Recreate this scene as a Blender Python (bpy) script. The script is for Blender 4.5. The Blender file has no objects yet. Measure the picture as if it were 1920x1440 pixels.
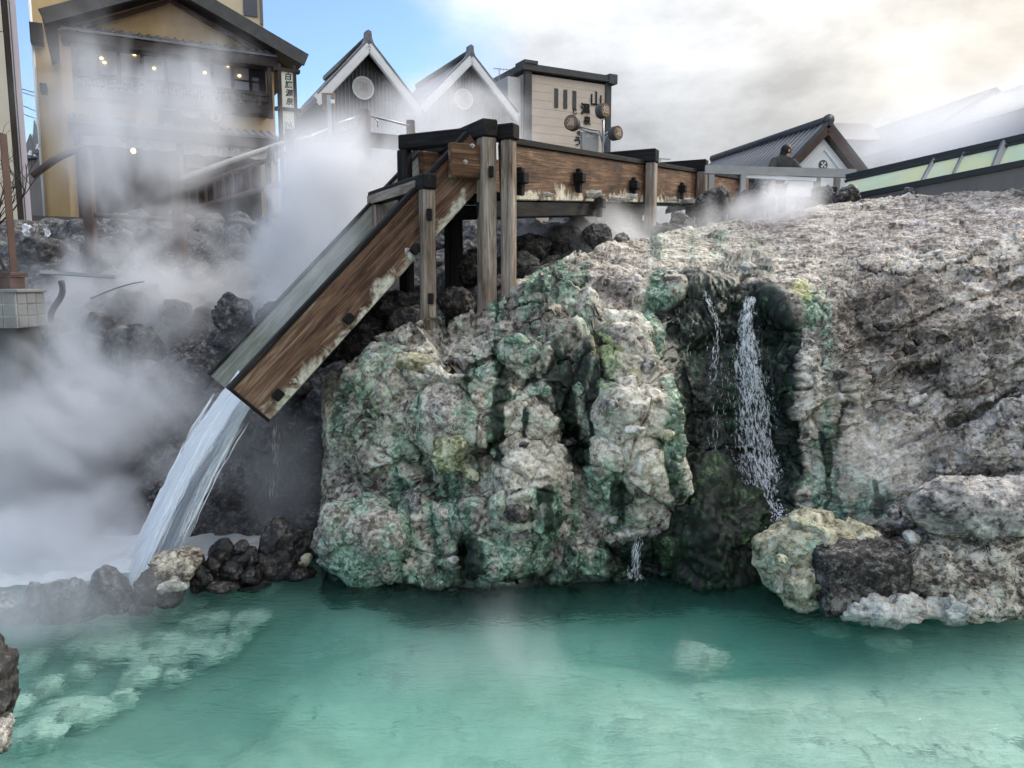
import bpy, bmesh, math, random
import numpy as np
from mathutils import Vector, Matrix, Euler

# ------------------------------------------------------------------ camera, sky, sun, exposure
SC = bpy.context.scene
COL = SC.collection
R = math.radians
FPX, CX, CY = 1450.0, 960.0, 720.0          # focal length / centre in photo pixels
PITCH, CAMZ = R(7.2), 3.0
cam_d = bpy.data.cameras.new('camera')
cam = bpy.data.objects.new('camera', cam_d)
COL.objects.link(cam)
cam.location = (0, 0, CAMZ)
cam.rotation_euler = (R(90) - PITCH, 0, 0)
cam_d.sensor_width = 36.0
cam_d.lens = 36.0 * FPX / 1920.0
cam_d.clip_start, cam_d.clip_end = 0.05, 3000.0
SC.camera = cam

SUN_EL, SUN_AZ = R(36), R(58)               # azimuth measured from +Y (straight ahead) towards +X
world = bpy.data.worlds.new('World')
SC.world = world
world.use_nodes = True
wn, wl = world.node_tree.nodes, world.node_tree.links
wn.clear()
def WN(t, **kw):
    n = wn.new(t)
    for k, v in kw.items():
        setattr(n, k, v)
    return n
w_out = WN('ShaderNodeOutputWorld')
w_bg = WN('ShaderNodeBackground')
w_bg.inputs['Strength'].default_value = 0.10
sky = WN('ShaderNodeTexSky', sky_type='NISHITA', sun_disc=False)
sky.sun_elevation, sky.sun_rotation = SUN_EL, SUN_AZ
sky.air_density, sky.dust_density, sky.ozone_density = 1.0, 0.1, 2.5
tc = WN('ShaderNodeTexCoord')
sep = WN('ShaderNodeSeparateXYZ')
wl.new(tc.outputs['Generated'], sep.inputs[0])
# cloud deck: project the view direction on a flat layer overhead
def WM(op, a, b=None, c=None):
    n = WN('ShaderNodeMath', operation=op)
    for i, v in enumerate((a, b, c)):
        if v is None:
            continue
        if isinstance(v, (int, float)):
            n.inputs[i].default_value = v
        else:
            wl.new(v, n.inputs[i])
    return n.outputs[0]
zc = WM('ADD', WM('MAXIMUM', sep.outputs['Z'], 0.0), 0.42)
cu, cv = WM('DIVIDE', sep.outputs['X'], zc), WM('DIVIDE', sep.outputs['Y'], zc)
comb = WN('ShaderNodeCombineXYZ')
wl.new(cu, comb.inputs[0]); wl.new(cv, comb.inputs[1])
def wnoise(scale, detail, rough, off, dist=0.0):
    m = WN('ShaderNodeMapping'); m.inputs['Location'].default_value = off
    wl.new(comb.outputs[0], m.inputs[0])
    n = WN('ShaderNodeTexNoise')
    n.inputs['Scale'].default_value = scale; n.inputs['Detail'].default_value = detail
    n.inputs['Roughness'].default_value = rough; n.inputs['Distortion'].default_value = dist
    wl.new(m.outputs[0], n.inputs['Vector'])
    return n.outputs['Fac']
n1 = wnoise(1.1, 6, 0.55, (3.1, 1.7, 0), 0.15)
n2 = wnoise(3.2, 6, 0.58, (8.4, 2.2, 3), 0.1)
# the cloud bank covers the sky except a clear opening to the left
gx = WM('MULTIPLY_ADD', cu, 1.05, 0.22)
cl = WM('ADD', WM('ADD', gx, WM('MULTIPLY_ADD', n1, 1.5, -0.75)), WM('MULTIPLY_ADD', n2, 0.6, -0.3))
mr = WN('ShaderNodeMapRange', interpolation_type='SMOOTHSTEP')
mr.inputs['From Min'].default_value, mr.inputs['From Max'].default_value = -0.10, 0.42
wl.new(cl, mr.inputs['Value'])
# clouds: bright, warmer and brighter round the hidden sun
sd = WN('ShaderNodeVectorMath', operation='DOT_PRODUCT')
sd.inputs[1].default_value = (math.sin(SUN_AZ)*math.cos(SUN_EL*0.5), math.cos(SUN_AZ)*math.cos(SUN_EL*0.5), math.sin(SUN_EL*0.5))
wl.new(tc.outputs['Generated'], sd.inputs[0])
glow = WN('ShaderNodeMapRange', interpolation_type='SMOOTHSTEP')
glow.inputs['From Min'].default_value, glow.inputs['From Max'].default_value = 0.66, 1.0
wl.new(sd.outputs['Value'], glow.inputs['Value'])
n3 = wnoise(2.4, 7, 0.58, (1.4, 6.2, 9), 0.15)
tone = WN('ShaderNodeMapRange')
tone.inputs['From Min'].default_value, tone.inputs['From Max'].default_value = 0.38, 0.64
tone.inputs['To Min'].default_value, tone.inputs['To Max'].default_value = 3.0, 5.3
wl.new(n3, tone.inputs['Value'])
ccol = WN('ShaderNodeMix', data_type='RGBA')
ccol.inputs[6].default_value = (0.93, 0.96, 1.0, 1)
ccol.inputs[7].default_value = (1.16, 1.07, 0.94, 1)
wl.new(glow.outputs[0], ccol.inputs[0])
cmul = WN('ShaderNodeVectorMath', operation='SCALE')
# an overcast deck is brighter overhead than near the horizon
ovc = WM('MULTIPLY', tone.outputs[0], WM('MULTIPLY_ADD', WM('MAXIMUM', sep.outputs['Z'], 0.0), 2.7, 0.30))
wl.new(ccol.outputs[2], cmul.inputs[0]); wl.new(ovc, cmul.inputs['Scale'])
skym = WN('ShaderNodeMix', data_type='RGBA', blend_type='MULTIPLY')
skym.inputs[0].default_value = 1.0
skym.inputs[7].default_value = (0.98, 1.0, 1.06, 1)
wl.new(sky.outputs[0], skym.inputs[6])
smix = WN('ShaderNodeMix', data_type='RGBA')
wl.new(mr.outputs[0], smix.inputs[0])
wl.new(skym.outputs[2], smix.inputs[6]); wl.new(cmul.outputs[0], smix.inputs[7])
wl.new(smix.outputs[2], w_bg.inputs['Color'])
wl.new(w_bg.outputs[0], w_out.inputs['Surface'])

sun_d = bpy.data.lights.new('sun', 'SUN')
sun_d.energy, sun_d.angle, sun_d.color = 1.3, R(16), (1.0, 0.93, 0.82)
sun = bpy.data.objects.new('sun', sun_d)
COL.objects.link(sun)
sv = Vector((math.sin(SUN_AZ)*math.cos(SUN_EL), math.cos(SUN_AZ)*math.cos(SUN_EL), math.sin(SUN_EL)))
sun.rotation_euler = (-sv).to_track_quat('-Z', 'Y').to_euler()

SC.view_settings.view_transform = 'Standard'
SC.view_settings.look = 'None'
SC.view_settings.exposure = 1.2
SC.view_settings.gamma = 1.0
SC.view_settings.use_curve_mapping = False
SC.render.engine = 'CYCLES'
cy = SC.cycles
cy.use_denoising = True
cy.denoiser = 'OPENIMAGEDENOISE'
cy.max_bounces, cy.diffuse_bounces, cy.glossy_bounces = 8, 3, 3
cy.transmission_bounces, cy.transparent_max_bounces, cy.volume_bounces = 5, 12, 3
cy.volume_step_rate, cy.volume_max_steps = 1.0, 96
cy.caustics_refractive, cy.caustics_reflective = True, False
cy.sample_clamp_indirect = 6.0
cy.use_adaptive_sampling = True
cy.adaptive_threshold = 0.035

# ------------------------------------------------------------------ pixel <-> world
cP, sP = math.cos(PITCH), math.sin(PITCH)
def ray(px, py):
    xc, yc = (px - CX) / FPX, (CY - py) / FPX
    return xc, cP + yc * sP, -sP + yc * cP
def P(px, py, Y):
    """photo pixel at forward distance Y (metres) -> world point"""
    x, y, z = ray(px, py)
    t = Y / y
    return Vector((x * t, Y, CAMZ + z * t))
def PZ(px, py, z0=0.0):
    x, y, z = ray(px, py)
    t = (z0 - CAMZ) / z
    return Vector((x * t, y * t, z0))
def proj(v):
    dx, dy, dz = v[0], v[1], v[2] - CAMZ
    f = dy * cP - dz * sP
    u = dy * sP + dz * cP
    return CX + FPX * dx / f, CY - FPX * u / f

# ------------------------------------------------------------------ numpy noise
_G = np.array([[1,1,0],[-1,1,0],[1,-1,0],[-1,-1,0],[1,0,1],[-1,0,1],[1,0,-1],[-1,0,-1],
               [0,1,1],[0,-1,1],[0,1,-1],[0,-1,-1],[1,1,0],[-1,1,0],[0,-1,1],[0,-1,-1]], dtype=np.float32)
def _hash(x, y, z, seed):
    h = (x.astype(np.uint32) * np.uint32(374761393) + y.astype(np.uint32) * np.uint32(668265263)
         + z.astype(np.uint32) * np.uint32(2147483647 - 1) + np.uint32((seed * 974711 + 12345) & 0xffffffff))
    h = (h ^ (h >> np.uint32(13))) * np.uint32(1274126177)
    h = h ^ (h >> np.uint32(16))
    h = h * np.uint32(2246822519)
    return h ^ (h >> np.uint32(15))
def perlin(p, seed=0):
    p = np.asarray(p, dtype=np.float32)
    i = np.floor(p); f = p - i
    i = i.astype(np.int64)
    u = f * f * f * (f * (f * 6 - 15) + 10)
    r = None
    out = np.zeros(len(p), dtype=np.float32)
    for dx in (0, 1):
        wx = u[:, 0] if dx else 1 - u[:, 0]
        for dy in (0, 1):
            wy = u[:, 1] if dy else 1 - u[:, 1]
            for dz in (0, 1):
                wz = u[:, 2] if dz else 1 - u[:, 2]
                g = _G[_hash(i[:, 0] + dx, i[:, 1] + dy, i[:, 2] + dz, seed) & np.uint32(15)]
                out += wx * wy * wz * (g[:, 0] * (f[:, 0] - dx) + g[:, 1] * (f[:, 1] - dy) + g[:, 2] * (f[:, 2] - dz))
    return out
def fbm(p, octv=4, seed=0, gain=0.5, lac=2.03, mode='n'):
    p = np.asarray(p, dtype=np.float32)
    a, s, o = 1.0, 0.0, np.zeros(len(p), dtype=np.float32)
    for k in range(octv):
        n = perlin(p, seed + k * 17)
        if mode == 'r':
            n = 1 - 2 * np.abs(n) * 1.6
        elif mode == 'b':
            n = 2 * np.abs(n) * 1.6 - 1
        o += a * n; s += a
        a *= gain; p = p * lac + 7.31
    return o / s
def worley(p, seed=0):
    p = np.asarray(p, dtype=np.float32)
    i = np.floor(p); f = p - i; i = i.astype(np.int64)
    f1 = np.full(len(p), 9.0, dtype=np.float32); f2 = f1.copy(); cid = np.zeros(len(p), dtype=np.float32)
    for dx in (-1, 0, 1):
        for dy in (-1, 0, 1):
            for dz in (-1, 0, 1):
                h = _hash(i[:, 0] + dx, i[:, 1] + dy, i[:, 2] + dz, seed)
                ox = (h & np.uint32(1023)).astype(np.float32) / 1023
                oy = ((h >> np.uint32(10)) & np.uint32(1023)).astype(np.float32) / 1023
                oz = ((h >> np.uint32(20)) & np.uint32(1023)).astype(np.float32) / 1023
                d = (dx + ox - f[:, 0]) ** 2 + (dy + oy - f[:, 1]) ** 2 + (dz + oz - f[:, 2]) ** 2
                c = d < f1
                f2 = np.where(c, f1, np.minimum(f2, d))
                cid = np.where(c, (h % np.uint32(997)).astype(np.float32) / 997, cid)
                f1 = np.where(c, d, f1)
    return np.sqrt(f1), np.sqrt(f2), cid
def facets(p, seed=0, tilt=0.9):
    """piecewise planar cells: every cell has its own height and its own tilt (fractured rock)"""
    p = np.asarray(p, dtype=np.float32)
    i = np.floor(p); f = p - i; i = i.astype(np.int64)
    best = np.full(len(p), 9.0, dtype=np.float32); second = best.copy(); val = np.zeros(len(p), dtype=np.float32); cid = val.copy()
    for dx in (-1, 0, 1):
        for dy in (-1, 0, 1):
            for dz in (-1, 0, 1):
                h = _hash(i[:, 0] + dx, i[:, 1] + dy, i[:, 2] + dz, seed)
                ex = dx + (h & np.uint32(255)).astype(np.float32) / 255 - f[:, 0]
                ey = dy + ((h >> np.uint32(8)) & np.uint32(255)).astype(np.float32) / 255 - f[:, 1]
                ez = dz + ((h >> np.uint32(16)) & np.uint32(255)).astype(np.float32) / 255 - f[:, 2]
                d = ex*ex + ey*ey + ez*ez
                c = d < best
                k = (h >> np.uint32(5)) & np.uint32(15)
                g = _G[k]
                r = ((h >> np.uint32(24)).astype(np.float32) / 255)
                v = r - 0.5 - tilt*(g[:, 0]*ex + g[:, 1]*ey + g[:, 2]*ez)
                val = np.where(c, v, val); cid = np.where(c, r, cid)
                second = np.where(c, best, np.minimum(second, d))
                best = np.where(c, d, best)
    return val, cid, np.sqrt(second) - np.sqrt(best)
def sstep(a, b, x):
    t = np.clip((x - a) / (b - a), 0, 1)
    return t * t * (3 - 2 * t)

# ------------------------------------------------------------------ mesh helpers
def mesh_np(name, V, F, smooth=True):
    V = np.asarray(V, dtype=np.float32); F = np.asarray(F, dtype=np.int32)
    n = F.shape[1]
    me = bpy.data.meshes.new(name)
    me.vertices.add(len(V)); me.vertices.foreach_set('co', V.ravel())
    me.loops.add(F.size); me.loops.foreach_set('vertex_index', F.ravel())
    me.polygons.add(len(F))
    me.polygons.foreach_set('loop_start', np.arange(0, F.size, n, dtype=np.int32))
    me.polygons.foreach_set('loop_total', np.full(len(F), n, dtype=np.int32))
    if smooth:
        me.polygons.foreach_set('use_smooth', np.ones(len(F), dtype=bool))
    me.update(calc_edges=True)
    return me
def grid_faces(nu, nv):
    a = np.arange(nu * nv).reshape(nv, nu)
    return np.stack([a[:-1, :-1], a[:-1, 1:], a[1:, 1:], a[1:, :-1]], -1).reshape(-1, 4)
def link(name, me, mat=None, parent=None, loc=None):
    o = bpy.data.objects.new(name, me)
    COL.objects.link(o)
    if mat is not None and me is not None and len(me.materials) == 0:
        me.materials.append(mat)
    if parent is not None:
        o.parent = parent
    if loc is not None:
        o.location = loc
    return o
def tag(o, label=None, cat=None, group=None, kind=None):
    for k, v in (('label', label), ('category', cat), ('group', group), ('kind', kind)):
        if v:
            o[k] = v
    return o
ORD = ['first','second','third','fourth','fifth','sixth','seventh','eighth','ninth','tenth','eleventh','twelfth','thirteenth','fourteenth','fifteenth','sixteenth','seventeenth','eighteenth','nineteenth','twentieth']
ORD += ['twenty-' + w for w in ORD[:9]] + ['thirtieth'] + ['thirty-' + w for w in ORD[:9]]
def number_row(objs, fmt):
    """label look-alikes by their place, counted from the left of the picture"""
    objs = sorted(objs, key=lambda o: proj(o.location)[0])
    for k, o in enumerate(objs):
        o['label'] = fmt.format('leftmost' if k == 0 else 'rightmost' if k == len(objs)-1 else ORD[k] + ' from the left')
def thing(name, label, cat, loc=(0, 0, 0), rz=0.0, group=None):
    o = bpy.data.objects.new(name, None)
    o.empty_display_size = 0.2
    COL.objects.link(o)
    o.location = loc; o.rotation_euler = (0, 0, rz)
    return tag(o, label, cat, group)
class MB:
    """collects boxes, bars, tubes, prisms; build() links them as one mesh"""
    def __init__(s):
        s.v, s.f = [], []
    def add(s, vs, fs):
        b = len(s.v)
        s.v += [tuple(v) for v in vs]
        s.f += [tuple(i + b for i in f) for f in fs]
        return s
    def box(s, x0, x1, y0, y1, z0, z1):
        return s.hexa([(x0,y0,z0),(x1,y0,z0),(x1,y1,z0),(x0,y1,z0),(x0,y0,z1),(x1,y0,z1),(x1,y1,z1),(x0,y1,z1)])
    def hexa(s, p):
        return s.add(p, [(0,3,2,1),(4,5,6,7),(0,1,5,4),(1,2,6,5),(2,3,7,6),(3,0,4,7)])
    def bar(s, a, b, w, h, up=(0, 0, 1), w2=None, h2=None):
        a, b, up = Vector(a), Vector(b), Vector(up)
        d = (b - a).normalized()
        x = d.cross(up)
        if x.length < 1e-4:
            x = d.cross(Vector((0, 1, 0)))
        x.normalize(); u = x.cross(d).normalized()
        w2 = w if w2 is None else w2; h2 = h if h2 is None else h2
        p = []
        for c, ww, hh in ((a, w, h), (b, w2, h2)):
            p += [c - x*ww/2 - u*hh/2, c + x*ww/2 - u*hh/2, c + x*ww/2 + u*hh/2, c - x*ww/2 + u*hh/2]
        return s.add(p, [(0,3,2,1),(4,5,6,7),(0,1,5,4),(1,2,6,5),(2,3,7,6),(3,0,4,7)])
    def tube(s, pts, r, n=8, cap=True):
        pts = [Vector(p) for p in pts]
        rs = r if isinstance(r, (list, tuple)) else [r] * len(pts)
        vs, fs, up = [], [], Vector((0, 0, 1))
        for i, p in enumerate(pts):
            d = (pts[min(i+1, len(pts)-1)] - pts[max(i-1, 0)]).normalized()
            x = d.cross(up)
            if x.length < 1e-3:
                x = d.cross(Vector((0, 1, 0)))
            x.normalize(); u = x.cross(d)
            for k in range(n):
                a = 2*math.pi*k/n
                vs.append(p + x*math.cos(a)*rs[i] + u*math.sin(a)*rs[i])
        for i in range(len(pts)-1):
            for k in range(n):
                k2 = (k+1) % n
                fs.append((i*n+k, i*n+k2, (i+1)*n+k2, (i+1)*n+k))
        if cap:
            fs.append(tuple(range(n-1, -1, -1)))
            fs.append(tuple((len(pts)-1)*n + k for k in range(n)))
        return s.add(vs, fs)
    def prism(s, poly, axis_vec):
        """poly: list of 3D points, extruded by axis_vec"""
        n = len(poly); a = Vector(axis_vec)
        vs = [Vector(p) for p in poly] + [Vector(p) + a for p in poly]
        fs = [tuple(range(n-1, -1, -1)), tuple(range(n, 2*n))]
        fs += [(i, (i+1) % n, n+(i+1) % n, n+i) for i in range(n)]
        return s.add(vs, fs)
    def disc(s, c, nrm, r, h, n=28):
        c, nrm = Vector(c), Vector(nrm).normalized()
        return s.tube([c, c + nrm*h], r, n)
    def sphere(s, c, r, n=10, m=7):
        rx, ry, rz = r if isinstance(r, (tuple, list)) else (r, r, r)
        vs, fs = [], []
        for j in range(m+1):
            t = math.pi*j/m
            for k in range(n):
                a = 2*math.pi*k/n
                vs.append((c[0]+rx*math.sin(t)*math.cos(a), c[1]+ry*math.sin(t)*math.sin(a), c[2]+rz*math.cos(t)))
        for j in range(m):
            for k in range(n):
                k2 = (k+1) % n
                fs.append((j*n+k, (j+1)*n+k, (j+1)*n+k2, j*n+k2))
        return s.add(vs, fs)
    def build(s, name, mat, parent=None, loc=None, smooth=False, bevel=0.0, label=None):
        me = bpy.data.meshes.new(name)
        me.from_pydata([tuple(v) for v in s.v], [], s.f)
        bm = bmesh.new(); bm.from_mesh(me)
        bmesh.ops.recalc_face_normals(bm, faces=bm.faces)
        if bevel > 0:
            bmesh.ops.bevel(bm, geom=list(bm.edges), offset=bevel, segments=1, affect='EDGES')
        bm.to_mesh(me); bm.free()
        if smooth:
            me.polygons.foreach_set('use_smooth', np.ones(len(me.polygons), dtype=bool))
        o = link(name, me, mat, parent, loc)
        if label:
            o['label'] = label
        return o

# ------------------------------------------------------------------ material helpers
class NT:
    def __init__(s, name):
        s.m = bpy.data.materials.new(name); s.m.use_nodes = True
        s.n, s.l = s.m.node_tree.nodes, s.m.node_tree.links
        s.n.clear()
        s.out = s.n.new('ShaderNodeOutputMaterial')
    def node(s, t, **kw):
        n = s.n.new(t)
        for k, v in kw.items():
            setattr(n, k, v)
        return n
    def put(s, sock, v):
        if v is None:
            return
        if isinstance(v, bpy.types.NodeSocket):
            s.l.new(v, sock)
        else:
            if isinstance(v, (tuple, list)) and len(v) == 3 and sock.type == 'RGBA':
                v = (*v, 1)
            sock.default_value = v
    def pos(s, kind='Object'):
        return s.node('ShaderNodeTexCoord').outputs[kind]
    def mapping(s, vec, scale=(1,1,1), rot=(0,0,0), loc=(0,0,0)):
        m = s.node('ShaderNodeMapping')
        s.put(m.inputs['Vector'], vec); m.inputs['Scale'].default_value = scale
        m.inputs['Rotation'].default_value = rot; m.inputs['Location'].default_value = loc
        return m.outputs[0]
    def noise(s, vec, scale, detail=4, rough=0.55, dist=0.0, out='Fac'):
        n = s.node('ShaderNodeTexNoise')
        s.put(n.inputs['Vector'], vec)
        n.inputs['Scale'].default_value = scale; n.inputs['Detail'].default_value = detail
        n.inputs['Roughness'].default_value = rough; n.inputs['Distortion'].default_value = dist
        return n.outputs[out]
    def voronoi(s, vec, scale, feature='F1', out='Distance', rand=1.0):
        n = s.node('ShaderNodeTexVoronoi', feature=feature)
        s.put(n.inputs['Vector'], vec); n.inputs['Scale'].default_value = scale
        n.inputs['Randomness'].default_value = rand
        return n.outputs[out]
    def math(s, op, a, b=None, c=None, clamp=False):
        n = s.node('ShaderNodeMath', operation=op, use_clamp=clamp)
        for i, v in enumerate((a, b, c)):
            s.put(n.inputs[i], v)
        return n.outputs[0]
    def rng(s, v, a, b, c=0.0, d=1.0, smooth=False):
        n = s.node('ShaderNodeMapRange', interpolation_type='SMOOTHSTEP' if smooth else 'LINEAR')
        s.put(n.inputs['Value'], v)
        for k, x in zip(('From Min', 'From Max', 'To Min', 'To Max'), (a, b, c, d)):
            s.put(n.inputs[k], x)
        return n.outputs[0]
    def ramp(s, fac, stops, interp='LINEAR'):
        n = s.node('ShaderNodeValToRGB')
        n.color_ramp.interpolation = interp
        e = n.color_ramp.elements
        while len(e) < len(stops):
            e.new(0.5)
        for k, (p, c) in enumerate(stops):
            e[k].position = p; e[k].color = (*c, 1)
        s.put(n.inputs[0], fac)
        return n.outputs[0]
    def mix(s, fac, a, b, blend='MIX'):
        n = s.node('ShaderNodeMix', data_type='RGBA', blend_type=blend)
        s.put(n.inputs[0], fac); s.put(n.inputs[6], a); s.put(n.inputs[7], b)
        return n.outputs[2]
    def bump(s, h, strength=0.5, dist=0.02, normal=None):
        n = s.node('ShaderNodeBump')
        n.inputs['Strength'].default_value = strength; n.inputs['Distance'].default_value = dist
        s.put(n.inputs['Height'], h); s.put(n.inputs['Normal'], normal)
        return n.outputs[0]
    def bsdf(s, color, rough=0.8, normal=None, spec=0.5, metal=0.0, **kw):
        b = s.node('ShaderNodeBsdfPrincipled')
        s.put(b.inputs['Base Color'], color); s.put(b.inputs['Roughness'], rough)
        s.put(b.inputs['Specular IOR Level'], spec); s.put(b.inputs['Metallic'], metal)
        s.put(b.inputs['Normal'], normal)
        for k, v in kw.items():
            s.put(b.inputs[k.replace('_', ' ')], v)
        s.l.new(b.outputs[0], s.out.inputs['Surface'])
        return b
    def attr(s, name):
        return s.node('ShaderNodeAttribute', attribute_name=name)
    def rand(s):
        return s.node('ShaderNodeObjectInfo').outputs['Random']
# ------------------------------------------------------------------ rock materials
def rock_material(name, stops, use_mask=False, wet=0.0, fine=1.0, green=0.0, seedoff=0.0, scale=1.0, spk=1.0):
    t = NT(name)
    p = t.mapping(t.pos('Object'), loc=(seedoff, seedoff*0.7, -seedoff))
    n_big = t.noise(p, 1.6*scale, 4, 0.64, 0.3)
    n_mid = t.noise(p, 7.0*scale, 4, 0.70, 0.4)
    n_fine = t.noise(p, 34.0*scale, 3, 0.72)
    n_speck = t.voronoi(p, 26.0*scale, out='Color')
    sepc = t.node('ShaderNodeSeparateColor'); t.put(sepc.inputs[0], n_speck)
    f = t.math('MULTIPLY_ADD', n_mid, 0.62, t.math('MULTIPLY', n_big, 0.38))
    f = t.math('ADD', f, t.math('MULTIPLY_ADD', n_fine, 0.34*spk, -0.17*spk))
    f = t.math('ADD', f, t.math('MULTIPLY_ADD', sepc.outputs[0], 0.16*spk, -0.08*spk))
    f = t.rng(f, 0.37, 0.63)
    crk = t.math('ABSOLUTE', t.math('SUBTRACT', t.noise(p, 4.2*scale, 4, 0.62, 0.9), 0.5))
    crk = t.math('MULTIPLY', t.rng(crk, 0.022, 0.0, smooth=True), t.rng(n_big, 0.40, 0.62))
    f = t.math('SUBTRACT', f, t.math('MULTIPLY', crk, 0.55), clamp=True)
    base = t.ramp(f, stops)
    rough = 0.85
    if use_mask:
        m = t.attr('mask'); m2 = t.attr('mask2')
        s1 = t.node('ShaderNodeSeparateColor'); t.put(s1.inputs[0], m.outputs['Color'])
        s2 = t.node('ShaderNodeSeparateColor'); t.put(s2.inputs[0], m2.outputs['Color'])
        g, w, b = s1.outputs
        y, c, gr = s2.outputs
        dith = t.math('MULTIPLY_ADD', n_mid, 2.2, t.math('MULTIPLY_ADD', n_fine, 1.2, -1.7))
        def cov(v, k=1.0):
            return t.rng(t.math('ADD', v, t.math('MULTIPLY', dith, 0.75*k)), 0.28, 0.80, smooth=True)
        cream = t.ramp(f, [(0.0, (0.16, 0.135, 0.10)), (0.35, (0.36, 0.325, 0.255)), (0.7, (0.56, 0.525, 0.44)), (1.0, (0.70, 0.67, 0.60))])
        base = t.mix(cov(c), base, cream)
        grey = t.ramp(f, [(0.0, (0.045, 0.036, 0.031)), (0.35, (0.19, 0.16, 0.142)), (0.7, (0.38, 0.335, 0.305)), (1.0, (0.60, 0.555, 0.52))])
        base = t.mix(cov(gr), base, grey)
        brown = t.ramp(f, [(0.0, (0.012, 0.009, 0.008)), (0.42, (0.055, 0.042, 0.035)), (0.75, (0.19, 0.15, 0.125)), (1.0, (0.34, 0.29, 0.255))])
        base = t.mix(cov(b), base, brown)
        grn = t.ramp(f, [(0.0, (0.004, 0.016, 0.008)), (0.30, (0.028, 0.078, 0.046)), (0.62, (0.135, 0.245, 0.165)), (1.0, (0.45, 0.55, 0.44))])
        base = t.mix(t.math('MULTIPLY', cov(g), 0.90), base, grn)
        yel = t.ramp(f, [(0.0, (0.09, 0.10, 0.02)), (0.5, (0.28, 0.29, 0.08)), (1.0, (0.52, 0.50, 0.22))])
        base = t.mix(t.math('MULTIPLY', cov(y), 0.85), base, yel)
        wetc = t.ramp(f, [(0.0, (0.003, 0.004, 0.0035)), (0.5, (0.008, 0.014, 0.009)), (0.82, (0.018, 0.038, 0.020)), (1.0, (0.07, 0.12, 0.06))])
        wcov = cov(w, 0.7)
        base = t.mix(wcov, base, wetc)
        rough = t.rng(t.math('MAXIMUM', wcov, t.math('MULTIPLY', cov(g), 0.35)), 0, 1, 0.86, 0.38)
    elif green > 0:
        gm = t.rng(t.math('ADD', n_big, t.math('MULTIPLY_ADD', n_mid, 0.6, -0.3)), 0.62-green*0.35, 0.80-green*0.35, smooth=True)
        grn = t.ramp(f, [(0.0, (0.012, 0.035, 0.020)), (0.4, (0.055, 0.12, 0.075)), (0.7, (0.15, 0.26, 0.18)), (1.0, (0.38, 0.48, 0.38))])
        base = t.mix(gm, base, grn)
    if wet > 0:
        rough = t.rng(n_mid, 0.3, 0.7, 0.75-wet*0.5, 0.85-wet*0.35)
    nb = t.bump(t.noise(p, 60*scale, 3, 0.72), 0.55*fine, 0.020/scale)
    t.bsdf(base, rough, nb, 0.4)
    return t.m
M = {}
M['cliff'] = rock_material('cliff_rock', [(0.0, (0.050, 0.043, 0.036)), (0.30, (0.23, 0.20, 0.165)), (0.62, (0.48, 0.435, 0.365)), (1.0, (0.73, 0.685, 0.61))], use_mask=True, spk=0.75)
M['cream'] = rock_material('cream_rock', [(0.0, (0.09, 0.08, 0.05)), (0.35, (0.33, 0.30, 0.19)), (0.68, (0.54, 0.51, 0.38)), (1.0, (0.70, 0.68, 0.58))], green=0.25, seedoff=3.1, spk=0.6)
M['greencream'] = rock_material('algae_cream_rock', [(0.0, (0.10, 0.085, 0.065)), (0.35, (0.30, 0.265, 0.215)), (0.7, (0.50, 0.47, 0.41)), (1.0, (0.66, 0.64, 0.59))], green=0.55, seedoff=7.3)
M['lava'] = rock_material('lava_rock', [(0.0, (0.006, 0.006, 0.006)), (0.4, (0.022, 0.020, 0.020)), (0.75, (0.055, 0.050, 0.048)), (1.0, (0.14, 0.13, 0.125))], wet=0.25, seedoff=1.3)
M['lavawet'] = rock_material('wet_lava_rock', [(0.0, (0.004, 0.004, 0.004)), (0.5, (0.014, 0.012, 0.011)), (0.8, (0.04, 0.034, 0.03)), (1.0, (0.11, 0.10, 0.09))], wet=0.8, seedoff=5.3)
M['bankrock'] = rock_material('bank_rock', [(0.0, (0.012, 0.012, 0.013)), (0.4, (0.045, 0.044, 0.046)), (0.75, (0.10, 0.098, 0.098)), (1.0, (0.22, 0.215, 0.21))], seedoff=9.3)
M['greyrock'] = rock_material('grey_rock', [(0.0, (0.03, 0.027, 0.024)), (0.4, (0.13, 0.118, 0.108)), (0.7, (0.28, 0.262, 0.242)), (1.0, (0.50, 0.48, 0.45))], seedoff=2.2)
M['darkblock'] = rock_material('dark_block_rock', [(0.0, (0.007, 0.006, 0.005)), (0.4, (0.034, 0.030, 0.027)), (0.75, (0.095, 0.085, 0.075)), (1.0, (0.22, 0.20, 0.175))], seedoff=6.2, fine=1.3)
M['moss'] = rock_material('mossy_wet_rock', [(0.0, (0.002, 0.004, 0.002)), (0.5, (0.006, 0.012, 0.006)), (0.78, (0.016, 0.038, 0.014)), (1.0, (0.07, 0.13, 0.045))], wet=0.7, seedoff=4.4)
M['yellowrock'] = rock_material('yellow_rock', [(0.0, (0.09, 0.09, 0.045)), (0.4, (0.26, 0.26, 0.14)), (0.75, (0.44, 0.44, 0.29)), (1.0, (0.62, 0.61, 0.48))], seedoff=8.1)
M['palestone'] = rock_material('pale_stone', [(0.0, (0.15, 0.13, 0.11)), (0.4, (0.38, 0.355, 0.31)), (0.75, (0.55, 0.53, 0.47)), (1.0, (0.68, 0.66, 0.62))], seedoff=11.0, spk=0.5)
M['poolstone'] = rock_material('pool_stone', [(0.0, (0.30, 0.34, 0.28)), (0.3, (0.58, 0.64, 0.54)), (0.7, (0.74, 0.78, 0.68)), (1.0, (0.84, 0.86, 0.78))], seedoff=12.0, scale=0.5)

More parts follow.
